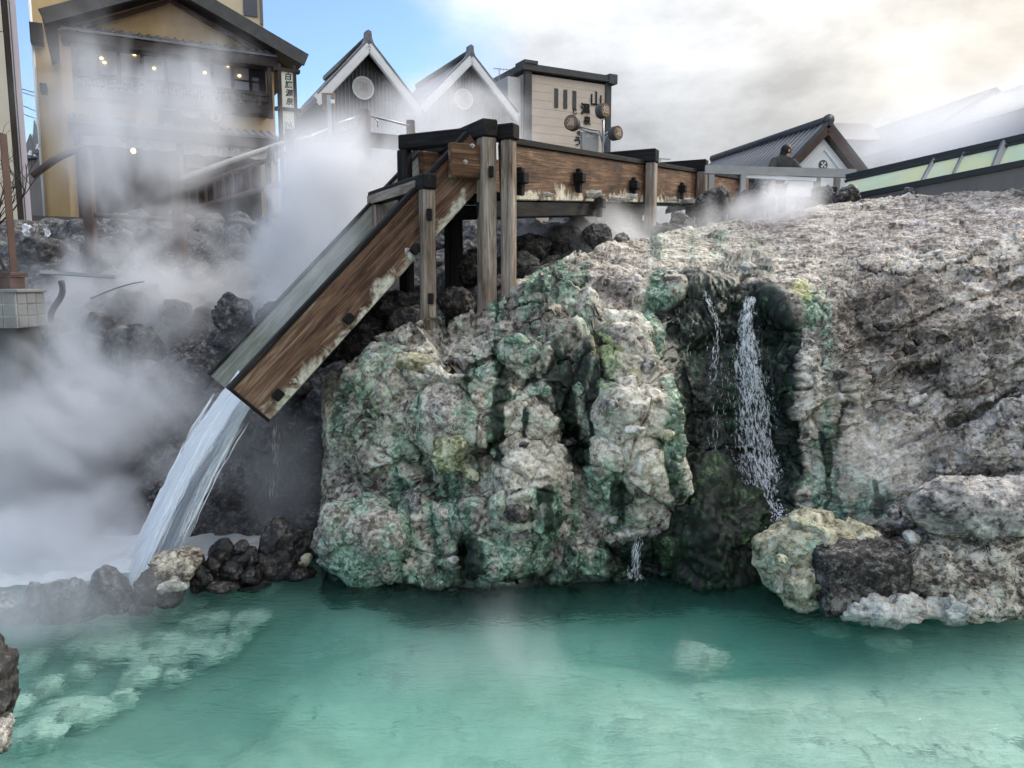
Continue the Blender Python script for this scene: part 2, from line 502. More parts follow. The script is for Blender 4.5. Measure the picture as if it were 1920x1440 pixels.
# ------------------------------------------------------------------ the sinter cliff
def Y0(px, py, z0=0.0):
    return PZ(px, py, z0).y
ctrl = []
def cp(px, py, Y): ctrl.append((px, py, Y))
for q in ((560,1072),(660,1078),(760,1088),(900,1092),(1050,1086),(1180,1082),(1300,1084),(1440,1092),(1560,1100),(1700,1100),(1850,1095),(2000,1095),(2200,1095)):
    cp(q[0], q[1], Y0(*q)); cp(q[0], 1240, Y0(*q)-0.25)
for q in ((640,980,8.0),(760,980,7.9),(880,990,7.62),(980,980,7.50),(1100,980,7.68),(1220,980,7.78),(1320,980,7.95),(1420,980,8.0),(1520,980,7.9),(1640,960,7.75),(1800,960,7.45),(2000,960,7.2),
          (640,850,8.35),(740,850,8.12),(860,850,7.80),(960,860,7.62),(1060,860,7.80),(1160,860,7.70),(1240,850,7.78),(1350,850,8.2),(1500,850,8.25),(1620,850,8.12),(1760,850,7.95),(1900,840,7.65),(2100,840,7.3),
          (640,730,8.55),(740,730,8.35),(860,740,8.02),(960,740,7.95),(1060,740,7.98),(1160,730,7.92),(1240,720,7.98),(1360,720,8.3),(1500,720,8.4),(1620,720,8.35),(1760,720,8.3),(1900,700,8.1),(2100,700,7.8),
          (660,690,8.75),(720,665,8.75),(820,640,8.55),(900,620,8.45),(1000,640,8.3),(1100,640,8.32),(1200,630,8.25),(1300,620,8.6),(1420,600,8.8),(1520,600,8.75),(1640,600,8.8),(1760,600,8.85),(1900,580,8.8),(2100,560,8.6),
          (930,575,8.75),(1000,560,8.75),(1100,550,8.95),(1200,545,9.1),(1300,535,9.3),(1420,530,9.5),(1540,520,9.7),(1680,500,9.9),(1820,490,9.9),(1960,470,9.9),(2150,450,9.7),
          (970,520,9.3),(1080,500,9.6),(1180,480,10.2),(1280,470,10.7),(1400,470,10.9),(1500,455,11.2),(1620,440,11.3),(1760,425,11.2),(1900,405,11.2),(2150,380,11.0),
          (1190,455,11.0),(1290,430,12.0),(1430,415,12.8),(1560,385,13.2),(1700,368,13.2),(1820,360,12.9),(1940,352,12.6),(2200,330,12.2)):
    cp(*q)
C_ = np.array(ctrl, dtype=np.float64)
def rbf_fit(C, s=90.0, lam=1e-3):
    xy = C[:, :2] / s
    d = np.sqrt(((xy[:, None] - xy[None]) ** 2).sum(-1) + 0.25)
    n = len(C)
    A = np.zeros((n+3, n+3)); A[:n, :n] = d + lam*np.eye(n)
    A[:n, n] = 1; A[:n, n+1:] = xy; A[n, :n] = 1; A[n+1:, :n] = xy.T
    b = np.zeros(n+3); b[:n] = C[:, 2]
    w = np.linalg.solve(A, b)
    def ev(px, py):
        q = np.stack([px, py], -1) / s
        o = w[n] + q @ w[n+1:]
        for k in range(n):
            o = o + w[k] * np.sqrt(((q - xy[k]) ** 2).sum(-1) + 0.25)
        return o
    return ev
depth_fn = rbf_fit(C_)
TOPX = np.array([560,620,650,700,800,880,930,970,1080,1190,1290,1430,1560,1650,1800,1920,2200.])
TOPY = np.array([735,700,688,662,628,600,572,522,478,452,427,411,384,370,362,352,328.])
def blob(PX, PY, cx, cy, rx, ry, rot=0.0, p=2.0):
    c, s = math.cos(R(rot)), math.sin(R(rot))
    dx, dy = PX - cx, PY - cy
    u, v = (dx*c + dy*s) / rx, (-dx*s + dy*c) / ry
    return np.clip(1 - (np.abs(u)**p + np.abs(v)**p), 0, 1)
NU, NVF, NVB = 980, 520, 16
def build_cliff():
    pu = np.linspace(606, 2160, NU)
    top = np.interp(pu, TOPX, TOPY)
    k = np.ones(9)/9
    top = np.convolve(np.pad(top, 4, mode='edge'), k, mode='valid')
    vv = np.linspace(0, 1, NVF)
    PX = np.repeat(pu[None], NVF, 0)
    PY = 1235 + (top[None] - 1235) * vv[:, None]
    fx, fy = PX.ravel(), PY.ravel()
    D = depth_fn(fx, fy)
    # warped pixel coordinates so that features have ragged outlines
    q0 = np.stack([fx/120, fy/120, np.zeros_like(fx)], -1)
    wx = fx + 26*fbm(q0, 4, 3); wy = fy + 26*fbm(q0 + 31.7, 4, 5)
    # left flank turns away
    e = np.clip((672 - wx) / 66, 0, 1)
    D += 0.9 * (1 - np.sqrt(np.clip(1 - e*e, 0, 1)))
    # alcove of the cascade
    le = np.interp(fy, [480, 545, 600, 700, 800, 900, 960, 1010, 1090, 1240], [1330, 1262, 1222, 1240, 1262, 1284, 1268, 1215, 1190, 1190])
    re = np.interp(fy, [480, 545, 600, 700, 900, 1000, 1090, 1240], [1440, 1452, 1490, 1512, 1500, 1478, 1450, 1450])
    a = sstep(-4, 26, wx*0.6+fx*0.4 - le) * sstep(-6, 60, re - (wx*0.6+fx*0.4)) * sstep(505, 585, fy)
    D += a * (0.22 + 0.12*sstep(1000, 800, fy))
    alc = a
    # ledge over the cascade
    D -= 0.05 * blob(wx, wy, 1385, 545, 62, 22) * 1.0
    D -= 0.04 * blob(wx, wy, 1300, 560, 60, 26)
    # big lumps
    for (cx, cy, rx, ry, rot, am) in ((900,720,150,95,-8,.30),(700,770,95,110,0,.22),(1195,860,95,120,0,.34),(990,900,75,75,0,.30),(960,1010,110,75,0,.16),
                                      (1040,670,95,60,10,.18),(770,690,85,45,-12,.22),(1010,640,95,45,10,.16),(840,1010,90,80,0,.14),(1130,640,80,90,0,.16),
                                      (1080,560,120,60,-18,.22),(1180,1040,90,60,0,.1),(1650,880,140,110,-15,.12),(1560,700,60,160,0,.14),(1740,560,130,80,-20,.2),(1850,640,140,90,-20,.18),
                                      (1880,820,150,60,-22,.2),(1620,520,110,60,-20,.16),(1740,460,140,50,-15,.2),(1220,505,70,38,-10,.14),(1500,560,50,50,0,.16)):
        b = blob(wx, wy, cx, cy, rx, ry, rot)
        D -= am * np.sqrt(b) * 0.9
    # crevices
    for (cx, cy, rx, ry, rot, am) in ((742,765,16,70,35,.22),(870,1045,26,55,-12,.35),(1010,820,60,12,-6,.16),(905,860,26,60,10,.2),(1075,840,40,30,0,.34),(790,870,20,80,-10,.16),
                                      (1020,620,120,10,-14,.12),(880,690,120,8,-25,.10),(1720,700,170,9,-22,.10),(1800,780,180,10,-26,.14),(1690,620,120,9,-18,.1),(1850,560,150,10,-20,.12),(1570,800,12,120,8,.1)):
        b = blob(wx, wy, cx, cy, rx, ry, rot)
        D += am * b
    xr = (fx - CX)/FPX; yc = (CY - fy)/FPX
    ry_ = cP + yc*sP; rz_ = -sP + yc*cP
    tt = D / ry_
    V = np.stack([xr*tt, D, CAMZ + rz_*tt], -1)
    V = V.reshape(NVF, NU, 3)
    du = np.gradient(V, axis=1); dv = np.gradient(V, axis=0)
    N = np.cross(du, dv); N /= np.linalg.norm(N, axis=-1, keepdims=True) + 1e-9
    N = N.reshape(-1, 3); p = V.reshape(-1, 3)
    if (N[:, 1].mean()) > 0: N = -N
    flaky = sstep(1470, 1580, fx + 40*fbm(q0+9, 3, 8))
    flaky = np.maximum(flaky, 0.5*sstep(560, 500, fy))
    smoothpale = blob(wx, wy, 1610, 880, 110, 130, 0)   # the smoother pale apron right of the cascade
    w3 = p + 0.09*np.stack([fbm(p*2.5+5, 3, 11), fbm(p*2.5+15, 3, 12), fbm(p*2.5+25, 3, 13)], -1)
    d = 0.13*fbm(w3*1.3, 3, 21)
    # conglomerate: broken blocks, stones of two sizes set in the matrix
    fa, ca, ea = facets(w3*np.array([1.9, 1.9, 2.3]), 31, 1.0)
    fb, cb, eb = facets(w3*np.array([4.6, 4.6, 5.6]) + 3, 33, 0.9)
    fc, cc, ec = facets(w3*12.5 + 5, 35, 0.8)
    f1, f2, cid = worley(w3*np.array([5.5, 5.5, 7.0]), 37)
    st = (1 - sstep(0.12, 0.60, f1)) * (cid > 0.70) * (0.3+cid)
    fd, _, _ = facets(w3*27.0 + 9, 39, 0.8)
    fz, cz, ez = facets(w3*np.array([1.15, 1.15, 1.35]) + 1.7, 29, 1.1)
    pil = np.sqrt(np.clip(ez*1.7, 0, 1)); pil2 = np.sqrt(np.clip(eb*1.7, 0, 1))
    con = 0.125*fz + 0.12*pil + 0.012*pil2 + 0.055*fa + 0.024*fb + 0.013*fc + 0.005*fd + 0.016*st - 0.05*sstep(0.05, 0.0, ea) \
        + 0.016*fbm(p*9, 2, 41, mode='r')
    # flaky crust: plates dipping to the left
    rotm = np.array([[math.cos(R(18)), 0, math.sin(R(18))], [0, 1, 0], [-math.sin(R(18)), 0, math.cos(R(18))]])
    q = (w3 @ rotm.T) * np.array([1.0, 1.3, 2.6])
    ga, gca, gea = facets(q*1.5, 51, 0.9)
    gb, gcb, geb = facets(q*4.0 + 3, 53, 0.8)
    gc, gcc, gec = facets(q*10.0 + 7, 55, 0.7)
    gd_, _, _ = facets(q*23.0 + 11, 58, 0.7)
    fk = 0.085*ga + 0.046*gb + 0.027*gc + 0.012*gd_ + 0.03*fbm(q*2.4, 3, 57, mode='r')
    d += (1-flaky)*con + flaky*(1-0.7*smoothpale)*fk
    spc = np.maximum(np.linalg.norm(du, axis=-1), np.linalg.norm(dv, axis=-1)).ravel()
    d *= (1 - 0.25*alc) * np.clip(0.016/spc, 0.16, 1.0)**0.8
    # water-worn vertical fluting inside the alcove
    d += alc*0.05*fbm(p*np.array([9, 4, 1.6]), 3, 63, mode='r')
    p = p + N * d[:, None]
    # --- colour masks
    g = np.zeros_like(fx); w = g.copy(); b = g.copy(); ye = g.copy(); c = g.copy(); gr = g.copy()
    def paint(m, cx, cy, rx, ry, rot=0, v=1.0):
        np.maximum(m, v*sstep(0, 0.75, blob(wx, wy, cx, cy, rx*1.25, ry*1.25, rot)), out=m)
    for q in ((1010,545,120,70,-15,.75),(1050,520,60,40,0,.8),(720,800,130,150,0,.62),(820,940,130,130,0,.72),(1000,690,150,80,-10,.62),(1090,720,90,140,0,.72),(960,1060,300,55,0,.9),(860,640,120,50,-10,.4),
              (1050,960,130,60,0,.7),(1120,930,70,80,0,.7),(1230,600,30,90,0,.9),(1255,780,28,150,0,.8),(1545,760,20,230,0,.62),(1500,580,40,50,0,.85),(1560,930,120,55,0,.7),(1330,470,150,38,0,.5),(1260,450,60,40,0,.55),(700,1040,110,40,0,.7),
              (660,730,45,60,0,.6),(900,800,60,80,0,.55),(1700,1090,260,35,0,.45),(1500,1000,60,60,0,.8)):
        paint(g, *q[:5], v=q[5])
    for q in ((1180,640,65,90,0,.75),(1200,860,80,110,0,.9),(1000,870,75,55,0,.85),(970,960,60,60,0,.6),(900,690,95,60,-15,.6),(800,690,90,40,-10,.6),(1590,850,95,150,0,.95),(1660,900,110,70,0,.8),(1850,870,160,60,-15,.6),(1080,610,90,30,0,.4),(1850,480,120,40,-15,.5),
              (1260,500,110,30,0,.5)):
        paint(c, *q[:5], v=min(1, q[5]*1.1))
    for q in ((1650,600,140,75,-20,.85),(1600,520,80,40,0,.55),(1740,650,130,70,-20,.75),(1620,680,70,60,0,.7),(1850,600,120,50,-15,.5),(1880,930,120,60,0,.5),(1830,1020,160,80,0,.7),(1800,540,100,40,-20,.4),(1700,560,90,50,0,.5),(960,980,40,40,0,.4)):
        paint(b, *q[:5], v=q[5]*0.72)
    for q in ((1750,420,230,60,-8,.75),(1500,440,160,45,0,.6),(1850,740,120,90,-20,.5),(1700,780,140,50,-25,.45),(1150,520,120,50,-15,.55),(950,600,110,40,0,.5)):
        paint(gr, *q[:5], v=q[5])
    for q in ((1120,660,40,28,0,.5),(1150,700,40,60,0,.42),(1500,560,26,30,0,.6),(1640,1040,80,50,0,.4),(1060,855,22,20,0,.7),(700,730,50,30,0,.35)):
        paint(ye, *q[:5], v=q[5])
    strk = fbm(np.stack([wx/34, wy/210, 0*wx], -1), 4, 89)
    g *= 0.60 + 0.55*np.clip(fbm(q0*2.2+50, 4, 87)+0.5, 0, 1) + 1.7*strk;
    w = np.maximum(w, 0.72*sstep(0.14, 0.30, strk)*sstep(0.35, 0.7, g)); g -= 0.45*st*(1-flaky)
    c = np.maximum(c, 0.85*(st > 0.25)*(1-flaky)); gr = np.maximum(gr, 0.9*((cb > 0.8) & (fbm(q0*1.5, 2, 88) > 0))*(1-flaky)); b = np.maximum(b, flaky*0.6*(gcb > 0.84)); c = np.maximum(c, flaky*0.7*(gcb < 0.28)); gr = np.maximum(gr, 0.45*flaky)
    wxx = wx*0.75 + fx*0.25
    w = np.maximum(w, 1.6*sstep(-6, 14, wxx - le)*sstep(-6, 20, re + 6 - wxx)*sstep(520, 560, fy))
    for q in ((932,830,11,48,0,.8),(983,800,6,34,0,.7),(1062,765,22,120,-4,.9),(1035,710,16,75,0,.8),(1112,760,12,100,0,.85),(1088,700,12,60,0,.8),(1085,860,50,30,0,.9),(880,1050,30,50,0,.8),(1395,500,60,26,0,.8),(1320,540,60,25,0,.7),(905,850,20,50,0,.6),(1420,470,40,22,0,.4),(1230,1050,90,60,0,1.)):
        paint(w, *q[:5], v=q[5])
    w = np.maximum(w, 0.85*sstep(0.10, -0.02, p[:, 2]))
    w *= 1 - 0.8*sstep(1600, 1700, fx)*sstep(0.10, -0.02, p[:, 2])
    lz = sstep(0.40, 0.05, p[:, 2]); g = np.maximum(g, 0.75*lz)
    # --- continue the mound backwards beyond the crest
    V = p.reshape(NVF, NU, 3)
    last = V[-1]
    sl = (last[:, 2] - CAMZ) / last[:, 1]
    rows = []
    for k in range(1, NVB+1):
        s = 0.06*k + 0.022*k*k
        rows.append(np.stack([last[:, 0]*(1 + 0.0*s), last[:, 1] + s, last[:, 2] + s*(np.minimum(sl, 0.02) - 0.16) + 0.04*fbm(np.stack([last[:,0]*3, last[:,1]*0+s*3, last[:,0]*0], -1), 3, 77)], -1))
    V = np.concatenate([V, np.stack(rows)], 0)
    ext = NVB
    def pad(m): return np.concatenate([m.reshape(NVF, NU), np.repeat(m.reshape(NVF, NU)[-1:], ext, 0)], 0).ravel()
    # left flank goes straight back
    me = mesh_np('sinter_cliff', V.reshape(-1, 3), grid_faces(NU, NVF + NVB)[:, ::1])
    for nm, ch in (('mask', (g, w, b)), ('mask2', (ye, c, gr))):
        at = me.attributes.new(nm, 'FLOAT_COLOR', 'POINT')
        arr = np.ones((len(me.vertices), 4), dtype=np.float32)
        for i, m in enumerate(ch):
            arr[:, i] = pad(m)
        at.data.foreach_set('color', arr.ravel())
    return me, V
cliff_me, CLV = build_cliff()
cliff = link('sinter_cliff', cliff_me, M['cliff'])
tag(cliff, 'pale green stained mineral rock cliff rising from the turquoise pool', 'cliff', kind='structure')
CLF = CLV[:NVF]
def cliff_at(px, py):
    """world point of the cliff surface nearest to a photo pixel"""
    xs = CLF[:, :, 0]; ys = CLF[:, :, 1]; zs = CLF[:, :, 2] - CAMZ
    return None
_f = CLF[..., 1]*cP - (CLF[..., 2]-CAMZ)*sP
_u = CLF[..., 1]*sP + (CLF[..., 2]-CAMZ)*cP
CPX, CPY = CX + FPX*CLF[..., 0]/_f, CY - FPX*_u/_f
def cliff_at(px, py):
    k = np.argmin((CPX-px)**2 + (CPY-py)**2)
    return Vector(CLF.reshape(-1, 3)[k])

# ------------------------------------------------------------------ loose rocks
_ICO = {}
def ico(sub):
    if sub not in _ICO:
        bm = bmesh.new(); bmesh.ops.create_icosphere(bm, subdivisions=sub, radius=1.0)
        bm.verts.ensure_lookup_table()
        V = np.array([v.co[:] for v in bm.verts], dtype=np.float32)
        F = np.array([[v.index for v in f.verts] for f in bm.faces], dtype=np.int32)
        bm.free(); _ICO[sub] = (V, F)
    return _ICO[sub]
def rock_mesh(seed, size, sub=4, planes=12, rough=0.10, square=0.0, flat_fine=1.0):
    V, F = ico(sub)
    rs = np.random.RandomState(seed)
    if square > 0:
        d = V / (np.abs(V)**(2+6*square)).sum(-1, keepdims=True)**(1/(2+6*square))
        r = np.linalg.norm(d, axis=1); dirs = V
    else:
        r = np.full(len(V), 1.0)
    nn = rs.normal(size=(planes, 3)); nn /= np.linalg.norm(nn, axis=1, keepdims=True)
    hh = rs.uniform(0.62, 0.95, planes)
    for n, h in zip(nn, hh):
        dt = V @ n
        rr = np.where(dt > 0.05, h / np.maximum(dt, 0.05), 9)
        k = 0.10                               # soft minimum keeps the chipped edges slightly round
        r = -k*np.log(np.exp(-r/k) + np.exp(-np.minimum(rr, 3)/k))
    S = np.array(size, dtype=np.float32)
    m = float(S.mean())
    off = seed*3.77
    r = r*(1 + 0.16*fbm(V*1.3 + off, 2, seed))
    W = V * r[:, None] * S
    q = W + off
    am = rough*m
    w_ = q + 0.15*m*np.stack([fbm(q*(1.5/m), 2, seed+5), fbm(q*(1.5/m)+9, 2, seed+6), fbm(q*(1.5/m)+19, 2, seed+7)], -1)
    fa, ca, ea = facets(w_*(1.9/m), seed+9, 1.0)
    d = am*(0.8*fbm(q*(1.6/m), 3, seed) + flat_fine*(1.25*fa + 0.25*fbm(q*(5.0/m), 2, seed+1, mode='r')))
    if sub >= 5:
        fb, cb, eb = facets(w_*(5.0/m)+3, seed+11, 0.9)
        d += am*flat_fine*(0.42*fb - 0.5*sstep(0.05, 0, ea) + 0.12*fbm(q*(14/m), 3, seed+2, mode='r'))
    if sub >= 6:
        fc, cc, ec = facets(w_*(13.0/m)+3, seed+13, 0.8)
        d += am*flat_fine*(0.24*fc + 0.08*fbm(q*(40/m), 2, seed+3))
    W = W + V * d[:, None]
    return mesh_np('rock', W, F)
def rock(name, label, cat, loc, size, seed, mat, rot=(0, 0, 0), sub=4, group=None, parent=None, **kw):
    me = rock_mesh(seed, size, sub, **kw)
    o = link(name, me, M[mat], parent)
    o.location = loc; o.rotation_euler = tuple(R(a) for a in rot)
    if parent is None:
        tag(o, label, cat, group)
    elif label:
        o['label'] = label
    return o
def at(px, py, Y, up=0.0):
    v = P(px, py, Y); v.z += up
    return v
def span(px_w, Y):                       # metres covered by a pixel span at distance Y
    return px_w * Y / FPX
# ------------------------------------------------------------------ pool: bed and water
def build_bed():
    nx, ny = 300, 240
    xs = np.linspace(-9, 9, nx); ys = np.linspace(1.5, 12.0, ny)
    X, Yg = np.meshgrid(xs, ys)
    p = np.stack([X.ravel(), Yg.ravel(), np.zeros(nx*ny)], -1)
    w = p + 0.25*np.stack([fbm(p*1.3, 3, 71), fbm(p*1.3+9, 3, 72), 0*p[:, 0]], -1)
    f1, f2, cid = worley(w*np.array([1.25, 1.25, 1]) , 73)
    slab = sstep(0.0, 0.10, f2-f1)
    z = -0.55 + 0.05*slab*(0.4+cid) + 0.14*fbm(p*0.5, 3, 75) + 0.03*fbm(p*4, 3, 77)
    px_, py_ = p[:, 0], p[:, 1]
    # deep hole below the cascade, shallower shelf to the right and left
    z -= 0.85*np.exp(-(((px_-2.0)/1.3)**2 + ((py_-7.0)/0.75)**2))
    z -= 0.30*np.exp(-(((px_+0.3)/1.6)**2 + ((py_-7.1)/0.6)**2))
    z += 0.22*np.exp(-(((px_-2.6)/1.7)**2 + ((py_-5.2)/1.0)**2))
    z += 0.25*sstep(3.6, 5.5, px_)*sstep(5.5, 6.6, py_)
    z -= 0.18*np.exp(-(((px_+2.6)/1.5)**2 + ((py_-6.0)/1.2)**2))
    V = np.stack([px_, py_, z], -1)
    return mesh_np('pool_bed', V, grid_faces(nx, ny))
t = NT('pool_bed_sinter')
p = t.pos('Object')
nb = t.noise(p, 0.9, 5, 0.65, 0.6); nm = t.noise(p, 4.0, 5, 0.7, 0.8); nf = t.noise(p, 26, 3, 0.7)
f = t.math('ADD', t.math('MULTIPLY', nb, 0.5), t.math('MULTIPLY_ADD', nm, 0.4, t.math('MULTIPLY_ADD', nf, 0.2, -0.05)))
c = t.ramp(t.rng(f, 0.34, 0.62), [(0.0, (0.36, 0.44, 0.36)), (0.4, (0.66, 0.72, 0.62)), (1.0, (0.84, 0.87, 0.79))])
# dark veins and the algae-dark floor between the stones at the left
vein = t.math('ABSOLUTE', t.math('SUBTRACT', t.noise(t.mapping(p, (1, 1.6, 1), (0, 0, R(20))), 1.3, 5, 0.66, 1.2), 0.5))
vm = t.math('MULTIPLY', t.rng(vein, 0.035, 0.004, smooth=True), t.rng(nm, 0.42, 0.60))
sx = t.node('ShaderNodeSeparateXYZ'); t.put(sx.inputs[0], p)
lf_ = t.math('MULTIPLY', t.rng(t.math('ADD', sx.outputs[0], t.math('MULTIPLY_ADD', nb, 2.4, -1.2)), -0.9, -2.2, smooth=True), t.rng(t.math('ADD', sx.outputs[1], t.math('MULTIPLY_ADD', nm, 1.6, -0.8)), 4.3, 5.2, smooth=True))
wv = t.node('ShaderNodeVectorMath', operation='ADD'); t.put(wv.inputs[0], p)
wsc = t.node('ShaderNodeVectorMath', operation='SCALE'); t.put(wsc.inputs[0], t.noise(p, 1.4, 4, 0.6, 0.0, 'Color')); wsc.inputs['Scale'].default_value = 0.9
t.put(wv.inputs[1], wsc.outputs[0])
ve = t.voronoi(wv.outputs[0], 1.25, 'DISTANCE_TO_EDGE')
vm = t.math('MAXIMUM', t.math('MULTIPLY', vm, 0.5), t.math('MULTIPLY', t.rng(ve, 0.045, 0.0, smooth=True), t.rng(t.math('ADD', nb, t.math('MULTIPLY_ADD', nm, 0.6, -0.3)), 0.46, 0.62)))
dk = t.math('MAXIMUM', t.math('MULTIPLY', vm, 0.75), t.math('MULTIPLY', lf_, 0.62))
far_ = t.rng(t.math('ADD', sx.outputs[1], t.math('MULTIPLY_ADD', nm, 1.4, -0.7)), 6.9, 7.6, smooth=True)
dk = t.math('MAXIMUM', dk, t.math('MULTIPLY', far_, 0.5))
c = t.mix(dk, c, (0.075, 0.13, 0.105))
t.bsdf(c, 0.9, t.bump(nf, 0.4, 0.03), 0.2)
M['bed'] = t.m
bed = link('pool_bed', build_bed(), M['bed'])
tag(bed, 'pale turquoise mineral bed seen through the pool water', 'pool bed', kind='structure')

t = NT('hot_spring_water')
p = t.pos('Object')
w1 = t.noise(t.mapping(p, (1.0, 2.3, 1), (0, 0, R(12))), 1.6, 4, 0.55, 0.6)
w2 = t.noise(t.mapping(p, (1.0, 2.0, 1), (0, 0, R(-14))), 7.5, 3, 0.5, 0.8)
calm = t.noise(p, 0.35, 2, 0.5)
hgt = t.math('ADD', t.math('MULTIPLY', w1, 0.7), t.math('MULTIPLY', w2, t.rng(calm, 0.35, 0.65, 0.15, 0.5)))
nrm = t.bump(hgt, 0.46, 0.10)
g = t.node('ShaderNodeBsdfRefraction'); g.inputs['IOR'].default_value = 1.33; g.inputs['Roughness'].default_value = 0.0
g.inputs['Color'].default_value = (0.93, 0.985, 0.975, 1)
tr = t.node('ShaderNodeBsdfTransparent'); tr.inputs['Color'].default_value = (0.93, 0.985, 0.975, 1)
gl = t.node('ShaderNodeBsdfGlossy'); gl.inputs['Roughness'].default_value = 0.03
fr = t.node('ShaderNodeFresnel'); fr.inputs['IOR'].default_value = 1.33
for n_ in (g, gl, fr):
    t.put(n_.inputs['Normal'], nrm)
mx0 = t.node('ShaderNodeMixShader'); mx0.inputs[0].default_value = 0.5
t.put(mx0.inputs[1], tr.outputs[0]); t.put(mx0.inputs[2], g.outputs[0])
mx = t.node('ShaderNodeMixShader')
t.put(mx.inputs[0], fr.outputs[0]); t.put(mx.inputs[1], g.outputs[0]); t.put(mx.inputs[2], gl.outputs[0])
t.l.new(mx.outputs[0], t.out.inputs['Surface'])
va = t.node('ShaderNodeVolumeAbsorption'); va.inputs['Color'].default_value = (0.08, 0.93, 0.84, 1); va.inputs['Density'].default_value = 0.44
vs_ = t.node('ShaderNodeVolumeScatter'); vs_.inputs['Color'].default_value = (0.50, 0.985, 0.93, 1); vs_.inputs['Density'].default_value = 0.30
ad = t.node('ShaderNodeAddShader'); t.put(ad.inputs[0], va.outputs[0]); t.put(ad.inputs[1], vs_.outputs[0])
t.l.new(ad.outputs[0], t.out.inputs['Volume'])
M['water'] = t.m
mb = MB()
mb.box(-9.2, 9.2, 1.2, 12.5, -3.2, 0.0)
water = mb.build('pool_water', M['water'])
tag(water, 'clear steaming turquoise hot spring water in the pool', 'water', kind='structure')
# ------------------------------------------------------------------ wooden flume
def wood_material(name, cols, grain=(1.0, 16.0, 16.0), rough=0.75, crust=0.0, crust_col=(0.55, 0.52, 0.42), streak=1.0, knots=True):
    """grain runs along the local x axis of every board"""
    t = NT(name)
    p = t.pos('Object')
    rnd = t.math('MULTIPLY', t.rand(), 37.0)
    cmb = t.node('ShaderNodeCombineXYZ'); t.put(cmb.inputs[0], rnd); t.put(cmb.inputs[1], rnd); t.put(cmb.inputs[2], rnd)
    va = t.node('ShaderNodeVectorMath', operation='ADD'); t.put(va.inputs[0], p); t.put(va.inputs[1], cmb.outputs[0])
    q = va.outputs[0]
    g1 = t.noise(t.mapping(q, grain), 1.2, 6, 0.66, 1.4)
    g2 = t.noise(t.mapping(q, (grain[0]*2, grain[1]*4.5, grain[2]*4.5)), 1.0, 4, 0.6, 0.5)
    big = t.noise(t.mapping(q, (0.8, 2.6, 2.6)), 1.4, 4, 0.6, 0.5)
    f = t.math('ADD', t.math('MULTIPLY', g1, 0.55*streak), t.math('MULTIPLY_ADD', g2, 0.25, t.math('MULTIPLY', big, 0.45)))
    f = t.rng(f, 0.40, 0.86)
    base = t.ramp(f, cols)
    if crust > 0:
        sx = t.node('ShaderNodeSeparateXYZ'); t.put(sx.inputs[0], p)
        e = t.math('ADD', sx.outputs[2], t.math('MULTIPLY_ADD', t.noise(q, 3.2, 5, 0.65, 0.6), 0.75, -0.375))
        cm = t.rng(e, -crust+0.02, -crust-0.10, smooth=True)
        cc = t.ramp(t.noise(q, 16, 5, 0.7), [(0.3, tuple(c*0.25 for c in crust_col)), (0.5, crust_col), (0.75, (0.72, 0.69, 0.60))])
        base = t.mix(cm, base, cc)
    h = t.math('ADD', t.math('MULTIPLY', g2, 0.6), t.math('MULTIPLY', g1, 0.6))
    t.bsdf(base, rough, t.bump(h, 0.7, 0.012), 0.2)
    return t.m
M['wood_board'] = wood_material('wet_brown_board', [(0.0, (0.008, 0.005, 0.004)), (0.28, (0.045, 0.023, 0.013)), (0.55, (0.13, 0.068, 0.036)), (0.8, (0.29, 0.195, 0.12)), (1.0, (0.52, 0.43, 0.32))], crust=0.20, rough=0.6)
M['wood_chute'] = wood_material('chute_board', [(0.0, (0.014, 0.008, 0.006)), (0.28, (0.060, 0.031, 0.019)), (0.55, (0.165, 0.095, 0.060)), (0.8, (0.36, 0.27, 0.20)), (1.0, (0.58, 0.51, 0.43))], crust=0.17, rough=0.6)
M['wood_post'] = wood_material('weathered_post', [(0.0, (0.025, 0.018, 0.014)), (0.3, (0.12, 0.085, 0.060)), (0.6, (0.30, 0.25, 0.205)), (1.0, (0.58, 0.54, 0.49))], rough=0.85)
M['wood_dark'] = wood_material('dark_wet_timber', [(0.0, (0.004, 0.004, 0.004)), (0.5, (0.012, 0.011, 0.011)), (1.0, (0.045, 0.041, 0.039))], rough=0.85)
M['wood_grey'] = wood_material('algae_grey_board', [(0.0, (0.08, 0.085, 0.07)), (0.4, (0.22, 0.235, 0.20)), (0.7, (0.36, 0.37, 0.33)), (1.0, (0.50, 0.50, 0.47))], rough=0.6)
M['wood_beam'] = wood_material('tan_beam', [(0.0, (0.05, 0.033, 0.024)), (0.4, (0.20, 0.15, 0.115)), (0.7, (0.36, 0.295, 0.245)), (1.0, (0.52, 0.46, 0.40))], rough=0.8)
t = NT('bolt_steel'); t.bsdf((0.45, 0.43, 0.40), 0.45, metal=0.9); M['steel'] = t.m

def plank(name, a, b, thick, height, up, mat, parent, bevel=0.008, n=1, crook=0.0, seed=0):
    """a board from a to b; local x along it, local y across the thickness, local z along 'up'"""
    a, b, up = Vector(a), Vector(b), Vector(up)
    L = (b - a).length
    x = (b - a).normalized(); y = up.cross(x).normalized(); z = x.cross(y)
    mb = MB(); mb.box(-L/2, L/2, -thick/2, thick/2, -height/2, height/2)
    o = mb.build(name, mat, parent, bevel=min(bevel, thick*0.2))
    c = (a + b)/2
    o.matrix_local = Matrix(((x.x, y.x, z.x, c.x), (x.y, y.y, z.y, c.y), (x.z, y.z, z.z, c.z), (0, 0, 0, 1)))
    return o
flume = thing('wooden_flume', 'weathered wooden water flume on posts with a steep chute', 'flume', (0, 0, 0))
